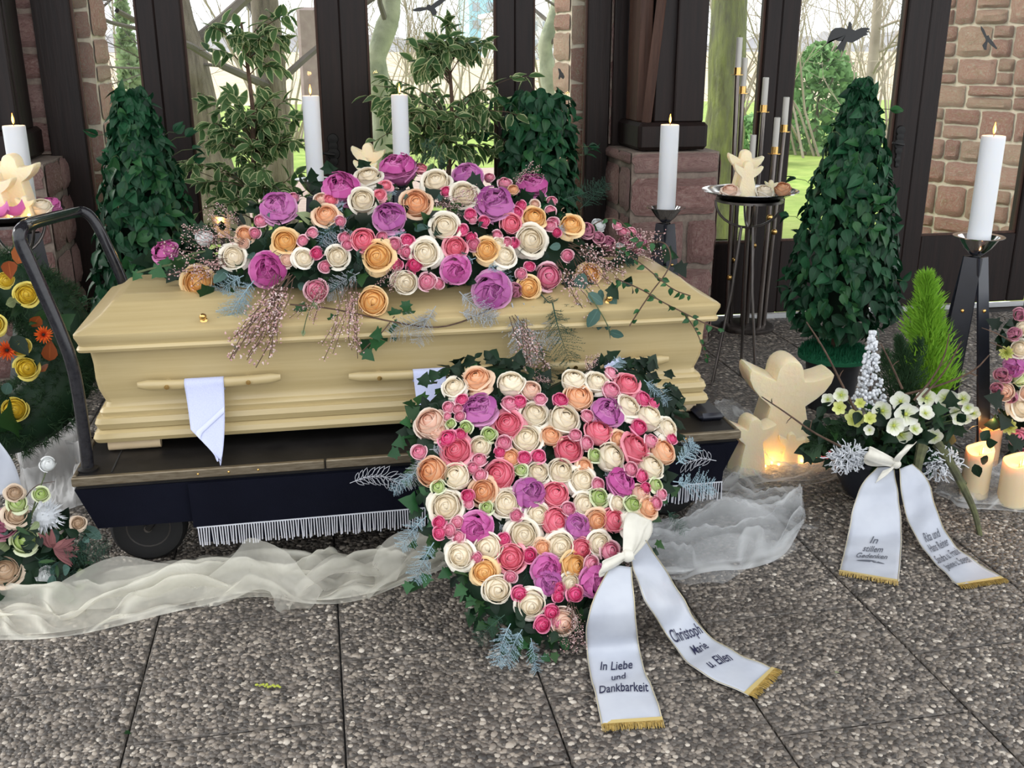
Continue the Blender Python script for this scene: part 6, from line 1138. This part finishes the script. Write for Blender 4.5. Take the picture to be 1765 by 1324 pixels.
for px, py, r_ in ((75, 577, 16), (12, 604, 18)): p = at(px, py, y=3.56); put('gerbera', GERB, wr, TRS(p, rotm(CAM - p), r_ / pxm(p)))
for px, py, r_, kd in ((85, 622, 40, 'rust'), (78, 640, 34, 'rust'), (30, 455, 44, 'rust'), (15, 450, 40, 'rust'), (68, 545, 34, 'rust'), (65, 470, 30, 'ivyl'), (20, 545, 60, 'long'), (50, 560, 60, 'long'), (70, 610, 44, 'dark'), (20, 580, 44, 'dark'), (20, 740, 60, 'long'), (30, 720, 60, 'ivyl'), (15, 660, 32, 'euca'), (100, 560, 34, 'ivyl'), (25, 520, 32, 'olive'), (10, 525, 30, 'olive')): p = at(px, py, y=3.58); put('leaf', LEAF[kd], wr, TRS(p, frame(p, rnd() + Vector((.3, 0, -.3)), CAM - p + rnd(.3)), r_ / pxm(p)))
b = MB()
for q in range(3): a = q * 2.1 + .5; b.tube([lw + Vector((.03 * cos(a), .1 + .03 * sin(a), -.2)), Vector((lw.x + .10 * cos(a), lw.y + .18 + .12 * sin(a), .0))], .008, 6)
b.build('easel_legs', 'black_paint', wr)
# bent iron flower stand showing beside it
p = at(110, 712, z=0); MB().tube(smooth_path([p + Vector((-.05, 0, .14)), p + Vector((-.06, 0, .0)), p + Vector((.0, -.02, .0)), p + Vector((.05, -.03, .02)), p + Vector((.05, -.03, .06)), p + Vector((.09, -.03, .06))]), .006, 6).tube([p + Vector((-.03 + .05 * cos(t), .02 * sin(t), .10)) for t in [i * pi / 8 for i in range(17)]], .006, 6).build('wire_stand', 'iron', label='bent black iron wire flower stand behind the bier handle', cat='stand')
# ================================================================ arrangement at the lower left edge
la = thing('floor_bouquet', at(30, 1020, z=0), 'faded rose and thistle bouquet lying on the floor at the left edge', 'bouquet')
b = MB(); c = at(10, 960, y=2.98); b.grid(lambda u, v: (c.x - .05 + .24 * cos(2 * pi * u) * cos(v * pi / 2), 3.02 + .16 * sin(2 * pi * u) * cos(v * pi / 2), .19 * sin(v * pi / 2)), 20, 6); b.build('moss_base', 'dark_foliage', la)
for px, py, r_, kd in ((28, 888, 20, 'F'), (43, 932, 22, 'G'), (8, 985, 28, 'F'), (135, 902, 12, 'F'), (80, 993, 17, 'W'), (5, 905, 24, 'V'), (30, 868, 16, 'G'), (70, 852, 13, 'G'), (82, 800, 13, 'W'), (25, 850, 14, 'F'), (-5, 1020, 22, 'C')): p = at(px, py, y=2.90); bloom(la, kd, p, CAM - p + Vector((0, 0, 1)) + rnd(.4), r_ / pxm(p) * 1.1)
it = []
for i in range(230): px = U(-40, 150); py = U(900, 1050); p = at(px, py, y=2.93 + U(-.06, .1)); p.z = max(.02, p.z); it.append((LEAF[R.choice(['dark', 'euca', 'ivyl_d', 'long', 'dark', 'olive'])], TRS(p, frame(p, rnd() + Vector((.2, -.3, .1)), CAM - p + rnd(.5)), U(.03, .06))))
for i in range(26): p = at(92, 945, y=2.9); a = U(-1.2, 2.2); it.append((LEAF['mauve'], TRS(p, frame(p, Vector((cos(a), -.3, sin(a) * .8)), CAM - p), U(.05, .075))))
for px, py in ((70, 1010), (62, 1020), (85, 1025), (125, 1000), (140, 985)): p = at(px, py, z=.03); it.append((LEAF['long'], TRS(p, frame(p, Vector((.6, -.4, .1)) + rnd(.3), (0, -.5, 1)), .11)))
scatter('leaf', it, la, 'dark_foliage')
twig([(50, 905), (62, 860), (75, 825), (82, 806)], [2.92] * 4, .003, 'stem_green', la); twig([(45, 905), (58, 880), (70, 858)], [2.91] * 3, .003, 'stem_green', la); twig([(20, 900), (35, 870), (60, 835), (95, 830)], [2.93] * 4, .002, 'stem_brown', la)
b = MB(); c = at(78, 890, y=2.94); r = random.Random(4)
for i in range(160): o = Vector((r.gauss(0, 1), r.gauss(0, .6), r.gauss(0, .9))).normalized(); p = c + o * .03; q = p + o * r.uniform(.01, .035); x = o.orthogonal().normalized() * .004; b.add([p - x, p + x, q], [(0, 1, 2)])
b.ball(c, .035, 0, 12, 8); b.build('white_plume', 'silver_leaf', la, smooth=False)
for px, py, dx, dy in ((100, 940, 50, 10), (110, 960, 60, -5), (60, 960, 40, 20), (120, 905, 30, 20)): p = at(px, py, y=2.9); q = at(px + dx, py + dy, y=2.88); put('fern_frond', FERN['d'][0], la, TRS(p, frame(p, q - p, CAM - p), .12))
strip('ribbon_tail', [at(-20, 760, y=2.96), at(5, 800, y=2.95), at(15, 850, y=2.95)], (1, 0, .2), [.05, .08], 'satin', la)

# ================================================================ tulle on the floor
def tulle(name, near, far_, amp, seed, mt, lab, nu=150, nv=64, lift=.004, k_=3.0, layers=2, wav=.05, drift=3.0, cat='fabric'):
    "near and far edges as floor points; netting gathered into long rolling folds between them"
    t = thing(name, near[0], lab, cat, 'tulle on the floor'); Np = smooth_path([Vector(p) for p in near], 2); Fp = smooth_path([Vector(p) for p in far_], 2)
    def ev(P, u): f = u * (len(P) - 1); i = min(int(f), len(P) - 2); return P[i].lerp(P[i + 1], f - i)
    for L_ in range(layers):
        sd = seed + L_ * 5.3
        def ph(u, v): return 2 * pi * (v * k_ + 1.1 * noise.noise(Vector((u * drift, v * 1.2, sd))) + .35 * noise.noise(Vector((u * drift * 2.7, v * 2.5, sd + 9))))
        def am(u, v): return amp * (.35 + .65 * max(0, .5 + noise.noise(Vector((u * drift * 1.3, v * 2, sd + 4))))) * min(1, v * 5, (1 - v) * 5 + .15) * (1 - .2 * L_)
        def fn(u, v):
            vv = v if L_ == 0 else v * .86 + .07; p = ev(Np, u).lerp(ev(Fp, u), vv); dr = (ev(Fp, u) - ev(Np, u)).normalized(); a_ = am(u, v); q = ph(u, v)
            cr_ = .012 * noise.noise(Vector((u * 30, v * 12, sd))) * min(1, v * 6)
            p = p - dr * (wav * sin(q) * min(1, v * 6, (1 - v) * 6)) + Vector((noise.noise(Vector((u * 7, v * 3, sd + 2))) * .02, 0, 0)); p.z += lift + .005 * L_ + max(0, a_ * (.5 + .5 * cos(q)) + cr_); return p
        def tin(u, v): q = cos(ph(u, v)); return (max(0, q) ** 10 * .8 + (.5 if v < .015 else 0), 0, 0)
        MB().grid(fn, nu, nv, 0, tin).build('layer', mt, t, sharp=0)
    return t
FZ = lambda l: [at(x, y, z=0) for x, y in l]
tulle('tulle', FZ([(-20, 1105), (90, 1105), (200, 1082), (330, 1050), (450, 1025), (540, 1048), (640, 1035), (720, 1000), (790, 970)]), FZ([(-30, 1020), (90, 1030), (190, 985), (320, 965), (440, 955), (545, 975), (640, 965), (720, 950), (790, 935)]), .085, 2.0, 'tulle', 'cream tulle strip gathered on the floor in front of the bier', 200, 50, k_=1.6, layers=2, wav=.035, drift=5)
tulle('tulle', FZ([(1100, 985), (1165, 1008), (1220, 985), (1290, 985), (1350, 965), (1385, 905)]), FZ([(1120, 905), (1190, 900), (1240, 865), (1290, 850), (1345, 845), (1378, 870)]), .13, 7.0, 'tulle_white', 'sheer white tulle heap on the floor right of the flower heart', 120, 70, k_=2.0, layers=3, wav=.05, drift=2.2)
tulle('tulle', FZ([(1225, 860), (1265, 868), (1300, 850), (1330, 838), (1400, 838), (1450, 825)]), FZ([(1230, 700), (1262, 690), (1300, 715), (1340, 770), (1400, 775), (1450, 770)]), .09, 11.0, 'tulle_white', 'white tulle heaped around the wax angels', 90, 60, k_=2.2, layers=2, wav=.04, drift=2.2)
tulle('tulle', FZ([(40, 880), (100, 885), (150, 870)]), FZ([(30, 770), (90, 745), (150, 760)]), .15, 17.0, 'tulle_dense', 'white tulle bunched behind the left end of the bier', 60, 60, k_=1.5, layers=2, wav=.05, drift=1.5)
tulle('tulle', FZ([(1610, 850), (1660, 880), (1720, 880), (1800, 890)]), FZ([(1640, 810), (1690, 780), (1740, 790), (1800, 800)]), .05, 23.0, 'tulle_white', 'white tulle under the glowing wax candles at the right', 70, 40, k_=1.5, layers=2, wav=.03, drift=2)
def roll(pix, w, tw, mt='tulle', par=None):
    pts = [at(x, y, z=zz) for x, y, zz in pix]; o = strip('roll_fold', pts, (.3, 1, .5), w, mt, par, tw, 3, .012); o.modifiers.clear()
TL = [o for o in bpy.data.objects if o.name.startswith('tulle') and o.type == 'EMPTY']
roll([(345, 1030, .01), (400, 1000, .05), (440, 965, .11), (475, 985, .12), (505, 1030, .05), (540, 1040, .02)], [.10, .16, .15, .10], 1.4, 'tulle', TL[0])
roll([(505, 1035, .015), (545, 990, .09), (590, 970, .10), (640, 985, .06), (690, 975, .03)], [.07, .14, .15, .08], -1.3, 'tulle', TL[0])
roll([(640, 1010, .02), (665, 965, .10), (715, 950, .12), (760, 950, .05)], [.10, .15, .10], 1.2, 'tulle', TL[0])
roll([(70, 1050, .02), (130, 1020, .06), (190, 1000, .08), (270, 1010, .04), (350, 1000, .03)], [.08, .16, .08], 1.0, 'tulle', TL[0])
roll([(1160, 960, .03), (1215, 910, .12), (1270, 905, .15), (1310, 940, .10), (1345, 960, .02)], [.10, .22, .20, .10], 1.5, 'tulle_white', TL[1])
roll([(1230, 900, .06), (1275, 880, .14), (1320, 880, .12), (1375, 910, .02)], [.10, .2, .1], -1.2, 'tulle_white', TL[1])
roll([(1170, 990, .01), (1230, 960, .08), (1290, 965, .06), (1350, 950, .01)], [.08, .16, .08], 1.6, 'tulle_white', TL[1])
# ================================================================ fallen bits on the floor
p = at(462, 1182, z=.008); fb = thing('moss_sprig', p, 'fallen yellow-green sprig lying on a floor slab', 'sprig')
b = MB()
for i in range(16): q = p + Vector((-.03 + i * .0042 + U(-.003, .003), .010 - i * .0016 + U(-.005, .005), U(0, .004))); b.ball(q, U(.0025, .005), 0, 6, 4, .6)
b.build('buds', 'lime_bloom', fb)
for px, py, lab in ((1570, 690, None),): pass
for i, (px, py, kd, lab) in enumerate(((1440, 1160, 'olive', 'tiny fallen leaf on the floor right of the printed sash'), (1300, 800, 'olive', None), (215, 1262, 'ivyl', 'tiny fallen leaf on a slab joint at lower left'))):
    if lab: p = at(px, py, z=.012); put('fallen_leaf', LEAF[kd], None, TRS(p, frame(p, rnd() * Vector((1, 1, 0)), (0, 0, 1)), .016), lab, 'leaf', 'fallen leaves')
for px, py, sd_l in ((1405, 782, 'left'), (1418, 786, 'right')): p = at(px, py, z=.02); put('rose_petal', MB().grid(lambda u, v: ((u - .5) * .06, (v - .5) * .05, .02 * ((u - .5) ** 2 + (v - .5) ** 2) * 4), 5, 5, 0, lambda u, v: (.6, v, 0)).mesh('rose_petal', 'rose_coral'), None, TRS(p, rotm((U(-.4, .4), -.6, 1), U(0, 6)), 1.1), 'loose coral petal on the tulle beside the wax angels, %s one' % sd_l, 'petal', 'petals beside the wax angels')
